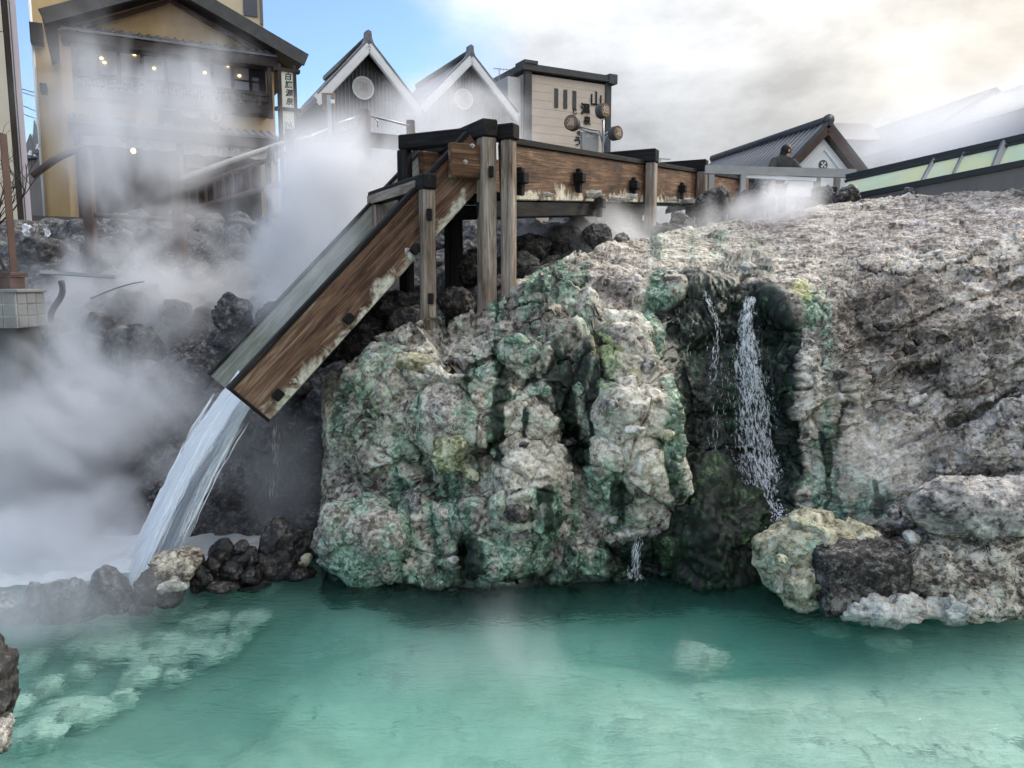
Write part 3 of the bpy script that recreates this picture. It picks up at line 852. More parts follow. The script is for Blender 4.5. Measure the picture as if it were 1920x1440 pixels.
# steep chute
FS = 1.085
cA, cB = P(877, 252, 8.25*FS), P(430, 733, 7.1*FS)
pl = Vector((cB.x-cA.x, cB.y-cA.y, 0)).normalized()        # plan direction of the chute
cr = Vector((pl.y, -pl.x, 0))                              # across the chute, away from the camera
if cr.y < 0: cr = -cr
dd = (cB - cA).normalized()
pu_ = Vector((0, 0, 1)) - dd*dd.z; pu_.normalize()         # board height direction, perpendicular to the run
CW, BH = 1.52, 0.50
up_b = -pu_*BH/2
plank('side_board', cA + up_b, cB + up_b, 0.09, BH, pu_, M['wood_chute'], flume, 0.012)
plank('top_rail', cA - cr*0.012 + pu_*0.022, cB - cr*0.012 + pu_*0.022, 0.12, 0.045, pu_, M['wood_dark'], flume)
fA = cA + cr*CW - dd*0.25; fB = cB + cr*CW
plank('side_board', fA + up_b, fB + up_b, 0.07, BH, pu_, M['wood_grey'], flume, 0.012)
plank('top_rail', fA + pu_*0.018, fB + pu_*0.018, 0.10, 0.036, pu_, M['wood_dark'], flume)
mid = cr*CW/2
plank('trough_floor', cA + mid - pu_*(BH-0.05), cB + mid - pu_*(BH-0.05), CW-0.10, 0.06, pu_, M['wood_grey'], flume)
# end plates of dark timber at the mouth
plank('end_trim', cB - pu_*0.01 - cr*0.02 - dd*0.02, cB - pu_*(BH-0.01) - cr*0.02 - dd*0.02, 0.13, 0.035, -dd, M['wood_dark'], flume)
# wedge pegs on the near board
for (px, py) in ((517, 738), (648, 597), (772, 468)):
    c = P(px, py, (7.1 + (px-430)/447*1.15)*FS) - cr*0.10
    mb = MB(); mb.bar(c - dd*0.055, c + dd*0.055, 0.14, 0.085, pu_)
    mb.build('wedge_peg', M['wood_dark'], flume, bevel=0.01)
def rockpart(seed, c, size, mat, parent, name='mineral_crust'):
    me = rock_mesh(seed, size, 3, rough=0.22)
    o = link(name, me, M[mat], parent); o.location = c
    return o
for k, (px, py, s) in enumerate(((545,716,.05),(770,480,.07),(758,470,.045),(640,612,.045),(700,552,.035))):
    rockpart(300+k, P(px, py, (7.1 + (px-430)/447*1.15)*FS) - cr*0.05, (s*1.3, s*0.7, s), 'palestone', flume)
# frame across the chute, with its near post
def frame(pxr, pyr, Yr, length, back, post_bottom, wpost=0.17, beam=0.17, matbeam='wood_dark', postmat='wood_post', dirv=None, left_light=False):
    a = P(pxr, pyr, Yr*FS); dv = cr if dirv is None else dirv
    plank('cross_beam', a - dv*back, a + dv*(length), beam, beam, Vector((0,0,1)), M[matbeam], flume, 0.014)
    b = a.copy(); b.z -= beam/2
    bot = Vector((b.x, b.y, post_bottom))
    plank('post', b, bot, wpost, wpost, dv, M[postmat], flume, 0.016)
    return a
a0 = frame(800, 341, 7.86, CW+0.30, 0.10, P(806, 612, 7.9*FS).z - 0.25, 0.145, 0.16)
plank('face_strip', a0 + cr*0.12 - Vector((0,0,0.03)) - pl*-0.0 - Vector((pl.x, pl.y, 0))*-0.088, a0 + cr*(CW+0.28) - Vector((0,0,0.03)) + pl*0.088, 0.016, 0.11, Vector((0,0,1)), M['wood_beam'], flume)
a1 = frame(912, 242, 8.18, CW+0.55, 0.10, P(918, 575, 8.3*FS).z - 0.45, 0.175, 0.19)
# far posts of the same frames
for a, L, pb in ((a0, CW+0.1, 0.9), (a1, CW+0.25, 1.2)):
    q = a + cr*L
    plank('post', Vector((q.x, q.y, q.z-0.1)), Vector((q.x, q.y, pb)), 0.17, 0.17, cr, M['wood_post'], flume, 0.016)
for (px, py, Y) in ((850, 420, 9.3),):
    q = P(px, py, Y*FS); plank('post', Vector((q.x, q.y, q.z+0.45)), Vector((q.x, q.y, 1.6)), 0.19, 0.19, cr, M['wood_dark'], flume, 0.016)
for (px, py, Y) in ((921, 322, 8.08), (805, 402, 7.78), (808, 560, 7.8)):
    c = P(px, py, Y*FS); mb = MB(); mb.box(c.x-0.028, c.x+0.028, c.y-0.03, c.y+0.03, c.z-0.06, c.z+0.06)
    mb.build('wedge_peg', M['wood_dark'], flume, bevel=0.008)
# short bolted board closing the joint
jA, jB = P(843, 300, 8.02*FS), P(903, 300, 8.16*FS)
jB = jA + (-pl)*0.46
plank('joint_board', jA, jB, 0.10, 0.37, Vector((0, 0, 1)), M['wood_board'], flume, 0.012)
for (px, py) in ((881, 275), (868, 305)):
    c = P(px, py, 8.02*FS) - cr*0.04
    mb = MB(); mb.disc(c, -cr, 0.024, 0.03, 10); mb.disc(c - cr*0.03, -cr, 0.012, 0.03, 8); mb.build('bolt', M['steel'], flume)
# level trough running up and away to the right
hA = P(950, 264, 8.5*FS)
hdir = Vector((0.46, 0.888, 0.0)).normalized()
def on_run(px, Y0_=8.5):
    """distance along the run where it crosses the photo column px"""
    lo, hi = -2.0, 40.0
    for _ in range(50):
        m = (lo+hi)/2
        v = hA + hdir*m
        if proj((v.x, v.y, 4.4))[0] < px: lo = m
        else: hi = m
    return lo
sEnd = on_run(1490)
zE = P(1490, 352, (hA + hdir*sEnd).y).z
slope = (zE - hA.z)/sEnd
d3 = (hdir + Vector((0, 0, slope))).normalized()
hcr = Vector((-hdir.y, hdir.x, 0))
HB = 0.63
S0, S1 = -0.12, sEnd
bpts = [on_run(x) for x in (1203, 1300, 1380)]
segs = [S0] + bpts + [S1]
kz = math.sqrt(1+slope*slope)
def run(s, dz=0.0, off=0.0):
    v = hA + hdir*s + hcr*off
    v.z += slope*s + dz
    return v
zu = d3.cross(-hcr); zu = zu if zu.z > 0 else -zu
for i in range(4):
    plank('side_board', run(segs[i]+0.004, -HB/2 - 0.04), run(segs[i+1]-0.004, -HB/2 - 0.04), 0.09, HB, zu, M['wood_board'], flume, 0.012)
    plank('top_rail', run(segs[i]+0.004, -0.002, -0.012), run(segs[i+1]-0.004, -0.002, -0.012), 0.13, 0.075, zu, M['wood_dark'], flume)
plank('side_board', run(S0, -HB/2-0.04, 1.1), run(S1, -HB/2-0.04, 1.1), 0.09, HB, zu, M['wood_board'], flume, 0.012)
plank('trough_floor', run(S0, -HB+0.02, 0.55), run(S1, -HB+0.02, 0.55), 1.0, 0.07, zu, M['wood_dark'], flume)
plank('bearer_beam', run(S0-0.35, -HB-0.15, 0.06), run(segs[1]+0.3, -HB-0.15, 0.06), 0.16, 0.18, zu, M['wood_dark'], flume)
plank('bearer_beam', run(S0-0.35, -HB-0.15, 0.95), run(segs[2], -HB-0.15, 0.95), 0.16, 0.18, zu, M['wood_dark'], flume)
plank('brace', run(segs[1]-0.1, -HB-0.30, 0.2), run(segs[1]-1.9, -HB-0.52, 0.55), 0.12, 0.16, Vector((0,0,1)), M['wood_dark'], flume)
def hframe(s, bottom, w=0.20, cap=0.22, postmat='wood_post', topz=0.10):
    c = run(s, topz, -0.16)
    plank('cross_beam', c - hcr*0.10, c + hcr*1.45, cap, cap, Vector((0,0,1)), M['wood_dark'], flume, 0.016)
    t_ = Vector((c.x, c.y, c.z-cap/2)); b_ = Vector((c.x, c.y, bottom))
    plank('post', t_, b_, w, w, hcr, M[postmat], flume, 0.018)
    q = run(s, 0, 1.25)
    plank('post', Vector((q.x, q.y, c.z-cap/2)), Vector((q.x, q.y, bottom-0.2)), w, w, hcr, M['wood_dark'], flume, 0.018)
hframe(on_run(930), P(952, 520, 8.6*FS).z - 0.4, 0.145, 0.17, topz=0.06)
hframe(bpts[0], 3.45, 0.175, 0.22); hframe(bpts[1], 3.75, 0.20, 0.24); hframe(bpts[2], 3.85, 0.20, 0.24)
hframe(on_run(1466), 3.9, 0.24, 0.28)
for px, dz in ((962, -0.42), (1073, -0.36), (1177, -0.40), (1268, -0.40), (1112, -0.70)):
    s = on_run(px); c = run(s, dz, -0.10)
    mb = MB(); mb.bar(c - hdir*0.07, c + hdir*0.07, 0.16, 0.13, (0,0,1)); mb.bar(c + Vector((0,0,-0.20)), c + Vector((0,0,0.12)), 0.07, 0.10, hdir)
    mb.build('wedge_peg', M['wood_dark'], flume, bevel=0.01)
for k, px in enumerate((1012, 1095, 1138, 1172, 1246, 1272, 1392)):
    s = on_run(px); c = run(s, -HB+0.03 + 0.03*math.sin(k*2.3), -0.055)
    rockpart(330+k, c, (0.17+0.07*(k % 3), 0.014, 0.040+0.02*(k % 2)), 'palestone', flume)

# ------------------------------------------------------------------ running water
def water_white(name, cut0, cut1, scale, stretch, alpha=1.0, edge=False):
    t = NT(name)
    uv = t.attr('flow')
    q = t.mapping(uv.outputs['Vector'], stretch)
    n = t.noise(q, scale, 5, 0.62, 0.6)
    e = t.node('ShaderNodeSeparateXYZ'); t.put(e.inputs[0], uv.outputs['Vector'])
    a = t.math('MULTIPLY', t.rng(n, cut0, cut1, smooth=True), alpha)
    if edge:                                        # the sides of a jet are torn
        ed = t.attr('edge').outputs['Fac']
        a = t.math('MULTIPLY', a, t.rng(t.math('ADD', ed, t.math('MULTIPLY_ADD', n, 1.2, -0.6)), 0.30, 0.62, smooth=True))
    d = t.node('ShaderNodeBsdfDiffuse'); d.inputs['Color'].default_value = (0.93, 0.95, 0.97, 1)
    tl = t.node('ShaderNodeBsdfTranslucent'); tl.inputs['Color'].default_value = (0.93, 0.96, 0.99, 1)
    gl = t.node('ShaderNodeBsdfGlossy'); gl.inputs['Roughness'].default_value = 0.2
    m1 = t.node('ShaderNodeMixShader'); m1.inputs[0].default_value = 0.45
    t.put(m1.inputs[1], d.outputs[0]); t.put(m1.inputs[2], tl.outputs[0])
    m2 = t.node('ShaderNodeMixShader'); m2.inputs[0].default_value = 0.06
    t.put(m2.inputs[1], m1.outputs[0]); t.put(m2.inputs[2], gl.outputs[0])
    tr = t.node('ShaderNodeBsdfTransparent')
    m3 = t.node('ShaderNodeMixShader'); t.put(m3.inputs[0], a)
    t.put(m3.inputs[1], tr.outputs[0]); t.put(m3.inputs[2], m2.outputs[0])
    t.l.new(m3.outputs[0], t.out.inputs['Surface'])
    return t.m
M['stream'] = water_white('falling_white_water', 0.16, 0.44, 1.0, (30, 2.2, 30), edge=True)
M['trickle'] = water_white('cascade_white_water', 0.50, 0.66, 1.0, (40, 9, 40), 0.92)
M['sheet'] = water_white('flume_water_sheet', 0.30, 0.75, 1.0, (10, 1.2, 10), 0.75)
def flow_attr(me, arr):
    at_ = me.attributes.new('flow', 'FLOAT_VECTOR', 'POINT')
    at_.data.foreach_set('vector', np.asarray(arr, dtype=np.float32).ravel())
# main jet leaving the chute
def jet():
    na, nl = 56, 90
    T = cB + cr*CW/2 - pu_*0.26
    vel = np.array(dd)*4.3 + np.array([0, 0, -0.9])
    ts = np.linspace(-0.05, 0.40, nl)
    cols = []
    verts, flow = [], []
    for side in (0, 1):
        for j, tt in enumerate(ts):
            c = np.array(T) + vel*tt + (np.array([0, 0, -4.9])*tt*tt if tt > 0 else 0)
            v = vel + (np.array([0, 0, -9.8])*tt if tt > 0 else 0)
            v = v/np.linalg.norm(v)
            up = np.array([0, 0, 1.0]) - v*v[2]; up /= np.linalg.norm(up)
            w = (CW-0.16)/2*(0.74 + 0.10*max(tt, 0)/0.4)
            for i in range(na):
                s = -1 + 2*i/(na-1)
                th = (0.11 + 0.10*max(tt, 0)/0.4)*math.sqrt(max(0, 1-abs(s)**4))
                q = c + np.array(cr)*s*w + up*(th if side == 0 else -th)
                verts.append(q); flow.append((i/na + side*3.0, tt*4.0, side*5.0))
    V = np.array(verts); Fl = np.array(flow)
    n = fbm(np.stack([Fl[:, 0]*22, Fl[:, 1]*1.6, Fl[:, 2]], -1), 4, 91, mode='r')
    n2 = fbm(np.stack([Fl[:, 0]*7, Fl[:, 1]*2.5, Fl[:, 2]+9], -1), 3, 92)
    k = np.clip(Fl[:, 1]/1.6, 0, 1)
    V[:, 2] += (0.09*n + 0.08*n2)*(0.25+k)
    V[:, 0] += 0.05*n2*k
    F = grid_faces(na, nl); F2 = F[:, ::-1] + na*nl
    edge = []
    for j in range(nl-1):
        for i in (0, na-1):
            a, b = j*na+i, (j+1)*na+i
            edge.append((a, b, b+na*nl, a+na*nl))
    me = mesh_np('water_jet', V, np.concatenate([F, F2, np.array(edge)]))
    flow_attr(me, Fl)
    ea_ = me.attributes.new('edge', 'FLOAT', 'POINT')
    ss = np.tile(np.linspace(-1, 1, na), nl*2); k2 = np.repeat(np.tile(np.clip(ts/0.46, 0, 1), 2), na)
    ea_.data.foreach_set('value', np.clip((1-np.abs(ss))*6*(1-0.6*k2) + 0.35*(1-k2), 0, 1.2).astype(np.float32))
    return me
o = link('water_jet', jet(), M['stream'])
tag(o, 'white jet of hot water pouring from the mouth of the wooden chute', 'water jet', kind='structure')
# loose strands round the jet
rs = np.random.RandomState(5)
mb = MB()
for k in range(420):
    s = rs.uniform(-1.02, 1.02); h = rs.choice([-1, 1])*rs.uniform(0.6, 1.5)
    vel = np.array(dd)*rs.uniform(4.1, 4.5) + np.array([0, 0, -0.9])
    T = np.array(cB + cr*CW/2 - pu_*0.26) + np.array(cr)*s*(CW-0.14)/2*0.78 + np.array(pu_)*h*0.10
    t0 = rs.uniform(0.02, 0.32); t1 = t0 + rs.uniform(0.04, 0.14)
    pts = []
    for tt in np.linspace(t0, t1, 5):
        pts.append(T + vel*tt + np.array([0, 0, -4.9])*tt*tt + rs.normal(size=3)*0.006 + np.array([0, 0, h*0.12*tt]))
    r = rs.uniform(0.002, 0.007)
    mb.tube(pts, [r*0.3, r, r*1.1, r, r*0.3], 5)
for k in range(500):                                   # splash thrown up where the jet lands
    c0 = np.array(cB + cr*CW/2) + np.array([pl.x, pl.y, 0])*0.95
    a_ = rs.uniform(0, 6.28); r_ = abs(rs.normal())*0.40
    hh_ = abs(rs.normal())*0.13*math.exp(-r_*1.2)
    s_ = rs.uniform(0.001, 0.0045)
    mb.sphere((c0[0]+math.cos(a_)*r_*1.2, c0[1]+math.sin(a_)*r_, 0.05+hh_), (s_, s_, s_*1.5), 5, 4)
t = NT('water_drops'); t.bsdf((0.86, 0.90, 0.94), 0.25, spec=0.5); M['drops'] = t.m
o = mb.build('jet_spray', M['drops'], smooth=True)
tag(o, 'loose white spray strands flying off the falling jet', 'spray', kind='stuff')
# sheet running down the chute
def chute_sheet():
    na, nl = 24, 80
    verts, flow = [], []
    for j in range(nl):
        for i in range(na):
            s = -1 + 2*i/(na-1); L = j/(nl-1)
            q = cA + (cB - cA)*L + cr*CW/2 + cr*(s*(CW-0.10)/2) - pu_*0.27
            verts.append(np.array(q)); flow.append((i/na*1.4, L*4, 0.5))
    V, Fl = np.array(verts), np.array(flow)
    V += np.array(pu_)[None]*(0.05*fbm(Fl*np.array([12, 2, 1]), 3, 95))[:, None]
    me = mesh_np('chute_water', V, grid_faces(na, nl)); flow_attr(me, Fl); return me
o = link('chute_water', chute_sheet(), M['sheet'])
tag(o, 'thin sheet of hot water running down inside the chute', 'water', kind='structure')
# white water boiling where the jet lands, behind the row of stones
def basin():
    nx, ny = 120, 70
    X, Yg = np.meshgrid(np.linspace(-8.5, -2.0, nx), np.linspace(0, 3.2, ny))
    Yg = Yg + np.interp(X, [-8.5, -4.6, -2.3, -2.0], [6.9, 7.45, 8.45, 8.7])
    p = np.stack([X.ravel(), Yg.ravel(), 0*X.ravel()], -1)
    hit = np.exp(-(((p[:, 0]+4.4)/1.5)**2 + ((p[:, 1]-8.1)/0.9)**2))
    z = 0.03 + hit*(0.05 + 0.09*fbm(p*3.2, 4, 96, mode='b')) + 0.03*fbm(p*2, 3, 97)
    me = mesh_np('basin_water', np.stack([p[:, 0], p[:, 1], z], -1), grid_faces(nx, ny))
    flow_attr(me, p*np.array([0.12, 0.5, 1]))
    return me
M['foam'] = water_white('boiling_white_water', 0.15, 0.45, 1.0, (9, 4, 9))
o = link('basin_water', basin(), M['foam'])
tag(o, 'white churning water in the plunge basin behind the stones', 'water', kind='structure')
# ------------------------------------------------------------------ boulders and stones
M['palegrey_rock'] = rock_material('pale_grey_rock', [(0.0, (0.05, 0.043, 0.038)), (0.35, (0.23, 0.208, 0.188)), (0.7, (0.40, 0.37, 0.335)), (1.0, (0.58, 0.55, 0.505))], seedoff=13.0, spk=0.6)
M['palebrown'] = rock_material('brown_cream_rock', [(0.0, (0.018, 0.014, 0.011)), (0.35, (0.13, 0.108, 0.085)), (0.65, (0.38, 0.34, 0.265)), (1.0, (0.62, 0.57, 0.47))], seedoff=14.0, spk=0.7)
def boulder(name, label, px0, px1, py0, py1, Y, depth, seed, mat, sub=5, rot=(0,0,0), group=None, parent=None, cat='boulder', grow=1.06, **kw):
    """a rock that fills the photo box px0..px1, py0..py1 with its centre at distance Y"""
    c = P((px0+px1)/2, (py0+py1)/2, Y)
    return rock(name, label, cat, c, (span(px1-px0, Y)/2*grow*1.08, depth/2, span(py1-py0, Y)/2*grow*1.08), seed, mat, rot, sub, group, parent, **kw)
boulder('boulder', 'rounded pale boulder with green algae at the left foot of the cliff', 566, 790, 906, 1112, 7.72, 1.1, 11, 'greencream', 6, (0,0,8), rough=0.055, planes=18)
boulder('boulder', 'dark mossy wet mound under the cascade', 1232, 1452, 872, 1140, 7.98, 1.1, 12, 'moss', 6, rough=0.10, planes=8)
boulder('boulder', 'cream yellow boulder right of the cascade at the waterline', 1428, 1704, 942, 1150, 7.16, 0.9, 13, 'cream', 6, (0,6,0), rough=0.060, planes=16)
boulder('boulder', 'squared dark brown block set in front of the cream boulder', 1526, 1694, 1016, 1146, 6.78, 0.55, 14, 'darkblock', 6, (0,-3,0), square=1.0, planes=0, rough=0.05, grow=0.90)
boulder('boulder', 'knobbly cream lump left of the dark block at the waterline', 1450, 1540, 1046, 1150, 6.92, 0.5, 15, 'cream', 5, rough=0.13)
boulder('boulder', 'long grey pointed boulder at the right edge above the brown rock', 1680, 2030, 893, 1012, 6.95, 0.9, 16, 'palegrey_rock', 6, (0,-4,4), rough=0.055, planes=22)
boulder('boulder', 'broad rough brown and cream rock right of the dark block', 1640, 2060, 984, 1150, 6.9, 1.0, 17, 'palebrown', 6, (0,-4,0), rough=0.070, planes=22)
boulder('stone', 'flat pale stone ledge at the waterline below the dark block', 1588, 1746, 1112, 1172, 6.55, 0.45, 18, 'palestone', 5, (0,-3,0), cat='stone', rough=0.12)
boulder('stone', 'flat pale stone ledge at the waterline near the right edge', 1728, 1886, 1108, 1164, 6.58, 0.45, 19, 'palestone', 5, (0,-2,0), cat='stone', rough=0.12)
boulder('stone', 'small yellow knob on the left side of the cream boulder', 1452, 1478, 1038, 1058, 6.78, 0.12, 20, 'yellowrock', 4, cat='stone')
boulder('stone', 'small grey stone in the dark gap behind the cream boulder', 1660, 1690, 946, 976, 7.25, 0.15, 21, 'greyrock', 4, cat='stone')
boulder('stone', 'small round pale stone right of the dark gap between the boulders', 1694, 1724, 996, 1020, 6.85, 0.15, 22, 'palestone', 4, cat='stone')
boulder('stone', 'pale rounded stone at the waterline on the far right', 1846, 1872, 1120, 1142, 6.5, 0.15, 23, 'palestone', 4, cat='stone')
# stones set in the cliff face (children of the cliff)
def set_stone(px0, px1, py0, py1, seed, mat, sub=4, rot=(0,0,0), out=0.05, label=None, **kw):
    c0 = cliff_at((px0+px1)/2, (py0+py1)/2)
    w, h = span(px1-px0, c0.y)/2*1.08, span(py1-py0, c0.y)/2*1.08
    dep = min(w, h)*0.9
    q = P((px0+px1)/2, (py0+py1)/2, c0.y - out + dep*0.35)
    me = rock_mesh(seed, (w, dep, h), sub, rough=kw.get('rough', 0.09), planes=kw.get('planes', 10))
    o = link('stone', me, M[mat], cliff); o.location = q; o.rotation_euler = tuple(R(a) for a in rot)
    if label: o['label'] = label
    return o
big = set_stone(880, 1035, 748, 832, 31, 'cliff', 6, (0,0,0), 0.10, 'broad pale stone with black water streaks in the cliff face')
for me_, nm, fn in ((big.data, 'mask', None),):
    n = len(me_.vertices)
    V = np.zeros(n*3, dtype=np.float32); me_.vertices.foreach_get('co', V); V = V.reshape(-1, 3) + np.array(big.location, dtype=np.float32)
    ff = V[:, 1]*cP - (V[:, 2]-CAMZ)*sP; uu = V[:, 1]*sP + (V[:, 2]-CAMZ)*cP
    sx, sy = CX + FPX*V[:, 0]/ff, CY - FPX*uu/ff
    m1 = np.zeros((n, 4), dtype=np.float32); m2 = m1.copy(); m1[:, 3] = m2[:, 3] = 1
    jx = sx + 11*fbm(np.stack([sx/12, sy/20, sx*0], -1), 4, 5)
    m1[:, 1] = np.clip(1.25*np.maximum(sstep(13, 4, np.abs(jx-933))*sstep(752, 785, sy), sstep(7, 2, np.abs(jx-984))*sstep(752, 775, sy)), 0, 1.1)
    m2[:, 1] = 0.7; m1[:, 0] = 0.25
    for nm_, arr in (('mask', m1), ('mask2', m2)):
        a_ = me_.attributes.new(nm_, 'FLOAT_COLOR', 'POINT'); a_.data.foreach_set('color', arr.ravel())
set_stone(812, 876, 806, 890, 32, 'yellowrock', 5, (0,8,0), 0.09, 'yellow green lichen covered stone in the cliff face')
for k, (x0, x1, y0, y1, m) in enumerate(((870,898,872,906,'yellowrock'),(1134,1162,744,772,'greyrock'),(1170,1212,798,816,'palestone'),(1236,1264,804,828,'cream'),(945,992,945,985,'darkblock'),(768,792,916,962,'greyrock'),
        (700,760,770,822,'greyrock'),(678,700,748,768,'darkblock'),(940,1006,628,660,'greencream'),(730,812,660,694,'cream'),(1198,1230,674,700,'greyrock'),(1010,1036,722,744,'greencream'),(1072,1100,712,740,'greencream'),
        (1140,1160,966,984,'palestone'),(836,860,1042,1058,'palestone'),(994,1024,1042,1064,'greencream'),(958,1000,1020,1040,'greencream'),(1052,1080,818,838,'greyrock'),(972,992,828,842,'darkblock'),
        (918,936,840,858,'greencream'),(1385,1420,492,512,'palestone'),(1690,1716,640,664,'darkblock'),
        (1640,1690,600,620,'darkblock'),(1700,1745,742,760,'palestone'),(1560,1596,690,716,'darkblock'),(1810,1850,500,520,'greyrock'),(1720,1770,470,486,'palestone'))):
    set_stone(x0, x1, y0, y1, 40+k, m, 4, (0, (k*37) % 50-25, 0))
# row of stones damming the plunge basin
ROW = [(172,244,1056,1160,'bankrock','round grey stone, tallest of the misty stones left of the jet'),(110,178,1082,1160,'bankrock','low grey stone left of the tallest misty stone'),(78,122,1086,1150,'bankrock','small grey stone third from the tallest misty stone'),
       (46,92,1090,1160,'bankrock','small grey stone between the pale corner stone and the misty row'),(10,70,1118,1190,'bankrock','squat grey stone beside the pale stone in the left corner'),(-30,36,1108,1190,'greyrock','pale grey stone cut by the left edge at the waterline'),
       (272,380,1034,1092,'palebrown','yellowish cracked stone at the foot of the jet'),(292,358,1076,1114,'palestone','smooth pale oval stone below the cracked yellowish stone'),(352,382,1034,1066,'lavawet','small black stone behind the right end of the cracked stone'),
       (384,438,1010,1062,'lavawet','black rounded stone left of the olive topped stone'),(436,470,1010,1040,'lava','olive black stone leaning on the tallest black rock'),(432,488,1020,1078,'lavawet','rusty black stone tucked against the tallest black rock'),
       (378,414,1040,1080,'lavawet','small glossy black stone under the black rounded stone'),(412,456,1050,1094,'lavawet','glossy wet black stone at the waterline in the middle of the row'),(446,498,1058,1100,'lavawet','wet black stone at the waterline below the tallest black rock'),
       (476,566,974,1102,'lavawet','tallest black rock of the row'),(540,590,976,1066,'lavawet','upright black rock between the tallest rock and the pale boulder'),(560,586,1034,1068,'cream','small cream and yellow stone at the foot of the upright black rock'),
       (350,452,1078,1112,'lavawet','long low black stone at the waterline'),(284,356,1098,1146,'lavawet','dark stone in the water under the pale oval stone'),(246,304,1066,1140,'lava','dark misty stone right of the tallest misty stone'),
       (404,442,1100,1122,'greyrock','small grey stone in the water in front of the long low stone'),(130,200,1120,1178,'bankrock','grey stone at the waterline in front of the tallest misty stone'),(70,140,1128,1184,'bankrock','grey stone at the waterline left of the misty front stone'),
       (352,404,1060,1118,'lavawet','black stone wedged between the pale oval stone and the long low stone'),(440,520,1086,1116,'lavawet','low wet black stone in the water before the tallest black rock'),(236,290,1110,1168,'lava','dark stone at the waterline between the misty stones and the cracked stone'),(520,592,1058,1098,'lavawet','low black stone in the water left of the pale boulder')]
for k, (x0, x1, y0, y1, m, lab) in enumerate(ROW):
    xm = (x0+x1)/2                                   # the row's waterline in the photo, under the stacked stones
    yw = np.interp(xm, [0, 200, 260, 320, 360, 450, 540, 600], [1180, 1170, 1160, 1146, 1124, 1108, 1098, 1084])
    Yw = Y0(xm, float(yw))
    Yc = Yw + 0.10 + span(x1-x0, Yw)*0.30 + 0.12*sstep(1085, 1035, np.array((y0+y1)/2)).item()
    boulder('stone', lab, x0, x1, y0, y1, Yc, span(x1-x0, Yc)*0.95, 80+k, m, 5 if x1-x0 > 45 else 4, (0, (k*53) % 24-12, (k*71) % 90), cat='stone', group='stones damming the basin', rough=0.07, planes=9, grow=1.0)
# dark rock wall at the lower left edge, close to the camera
boulder('boulder', 'dark rough rock at the left edge close to the camera', -120, 30, 1180, 1420, 4.6, 0.5, 120, 'lava', 5, (0,0,10), rough=0.10)
boulder('boulder', 'pale mauve rock under the dark rock at the lower left edge', -110, 34, 1330, 1420, 4.5, 0.5, 121, 'greyrock', 5, (0,0,0), rough=0.12)
# submerged pale stones
SUB = [(310,1228,80,36),(392,1192,95,40),(470,1192,70,42),(352,1242,100,44),(422,1240,70,40),(300,1262,130,30),(190,1245,170,44),(262,1296,90,34),(150,1362,150,50),(90,1320,60,30),(230,1340,60,26),(70,1410,120,50),(318,1180,60,26),(480,1104,80,26),(540,1098,70,22),(430,1118,70,24),(440,1136,90,24),(500,1132,70,22),(200,1210,90,28),
       (120,1215,70,24),(60,1270,80,30),(330,1300,60,22),(30,1360,70,30),(250,1230,60,22),(390,1262,60,22),(455,1222,50,20),(150,1290,60,22),(360,1160,70,20),(1560,1205,90,24),(1720,1195,120,26),(1850,1180,110,26),(1660,1235,100,24),
       (1312,1258,120,50),(700,1118,110,24),(830,1122,120,24),(940,1117,100,20)]
subs = {}
for k, (px, py, w, h) in enumerate(SUB):
    q = PZ(px, py, -0.34)
    rr = span(w, q.y)/2
    dep = max(span(h, q.y)/2/0.40, rr*0.7)
    sb_ = rock('submerged_stone', 'pale flat stone lying under the turquoise water', 'stone', (q.x, q.y, -0.47), (rr*1.05, dep, 0.16), 150+k, 'poolstone', (0, 0, (k*47) % 40-20), 4, 'submerged pale stones', rough=0.07, planes=9)
    subs.setdefault('below the row of black stones' if py < 1160 and px < 600 else 'below the foot of the cliff' if py < 1160 else 'below the dark block' if px > 1500 else 'in the open middle of the pool' if px > 600 else 'in the cluster before the basin' if py < 1280 else 'in the cluster nearest the left corner', []).append(sb_)
for k_, v_ in subs.items():
    if len(v_) > 1: number_row(v_, 'submerged pale flat stone, {0} ' + k_)
    else: v_[0]['label'] = 'lone submerged pale stone ' + k_
# ------------------------------------------------------------------ cascade over the cliff
def cascade(path, width, n, seed, lmin, lmax, rmin, rmax):
    """clusters of broken water strands following the rock"""
    rs = np.random.RandomState(seed); mb = MB()
    pts = [Vector(p) for p in path]
    seg = [0]
    for a, b in zip(pts, pts[1:]): seg.append(seg[-1] + (b-a).length)
    def along(s):
        s = min(max(s, 0), seg[-1]-1e-4)
        for i in range(len(seg)-1):
            if seg[i+1] >= s:
                u = (s-seg[i])/(seg[i+1]-seg[i])
                return pts[i].lerp(pts[i+1], u), s/seg[-1]
    for k in range(n):
        s = rs.uniform(0, seg[-1])
        c, u = along(s)
        wd = np.interp(u, [0, .15, .5, .85, 1], width)
        off = rs.normal()*wd*0.42; outw = abs(rs.normal())*0.05*(0.4+u)
        L = rs.uniform(lmin, lmax)
        p_ = []
        for j in range(5):
            q, _ = along(s + L*j/4)
            p_.append(q + Vector((off + rs.normal()*0.006, -outw - 0.02, rs.normal()*0.006)))
        r = rs.uniform(rmin, rmax)*(1 if abs(off) < wd*0.4 else 0.6)
        mb.tube(p_, [r*0.25, r*0.8, r, r*0.8, r*0.25], 5)
    return mb
def cpath(pts, out=0.10):
    o = []
    for (px, py, Y) in pts:
        o.append(P(px, py, Y - out))
    return o
main = cpath([(1408,556,9.0),(1402,580,8.92),(1398,605,8.86),(1402,680,8.72),(1412,760,8.62),(1422,860,8.52),(1440,930,8.35),(1458,985,8.15)])
side = cpath([(1318,545,9.0),(1345,600,8.85),(1336,760,8.6),(1332,882,8.45)])
thin = cpath([(1290,640,8.85),(1290,730,8.75),(1300,800,8.7)])
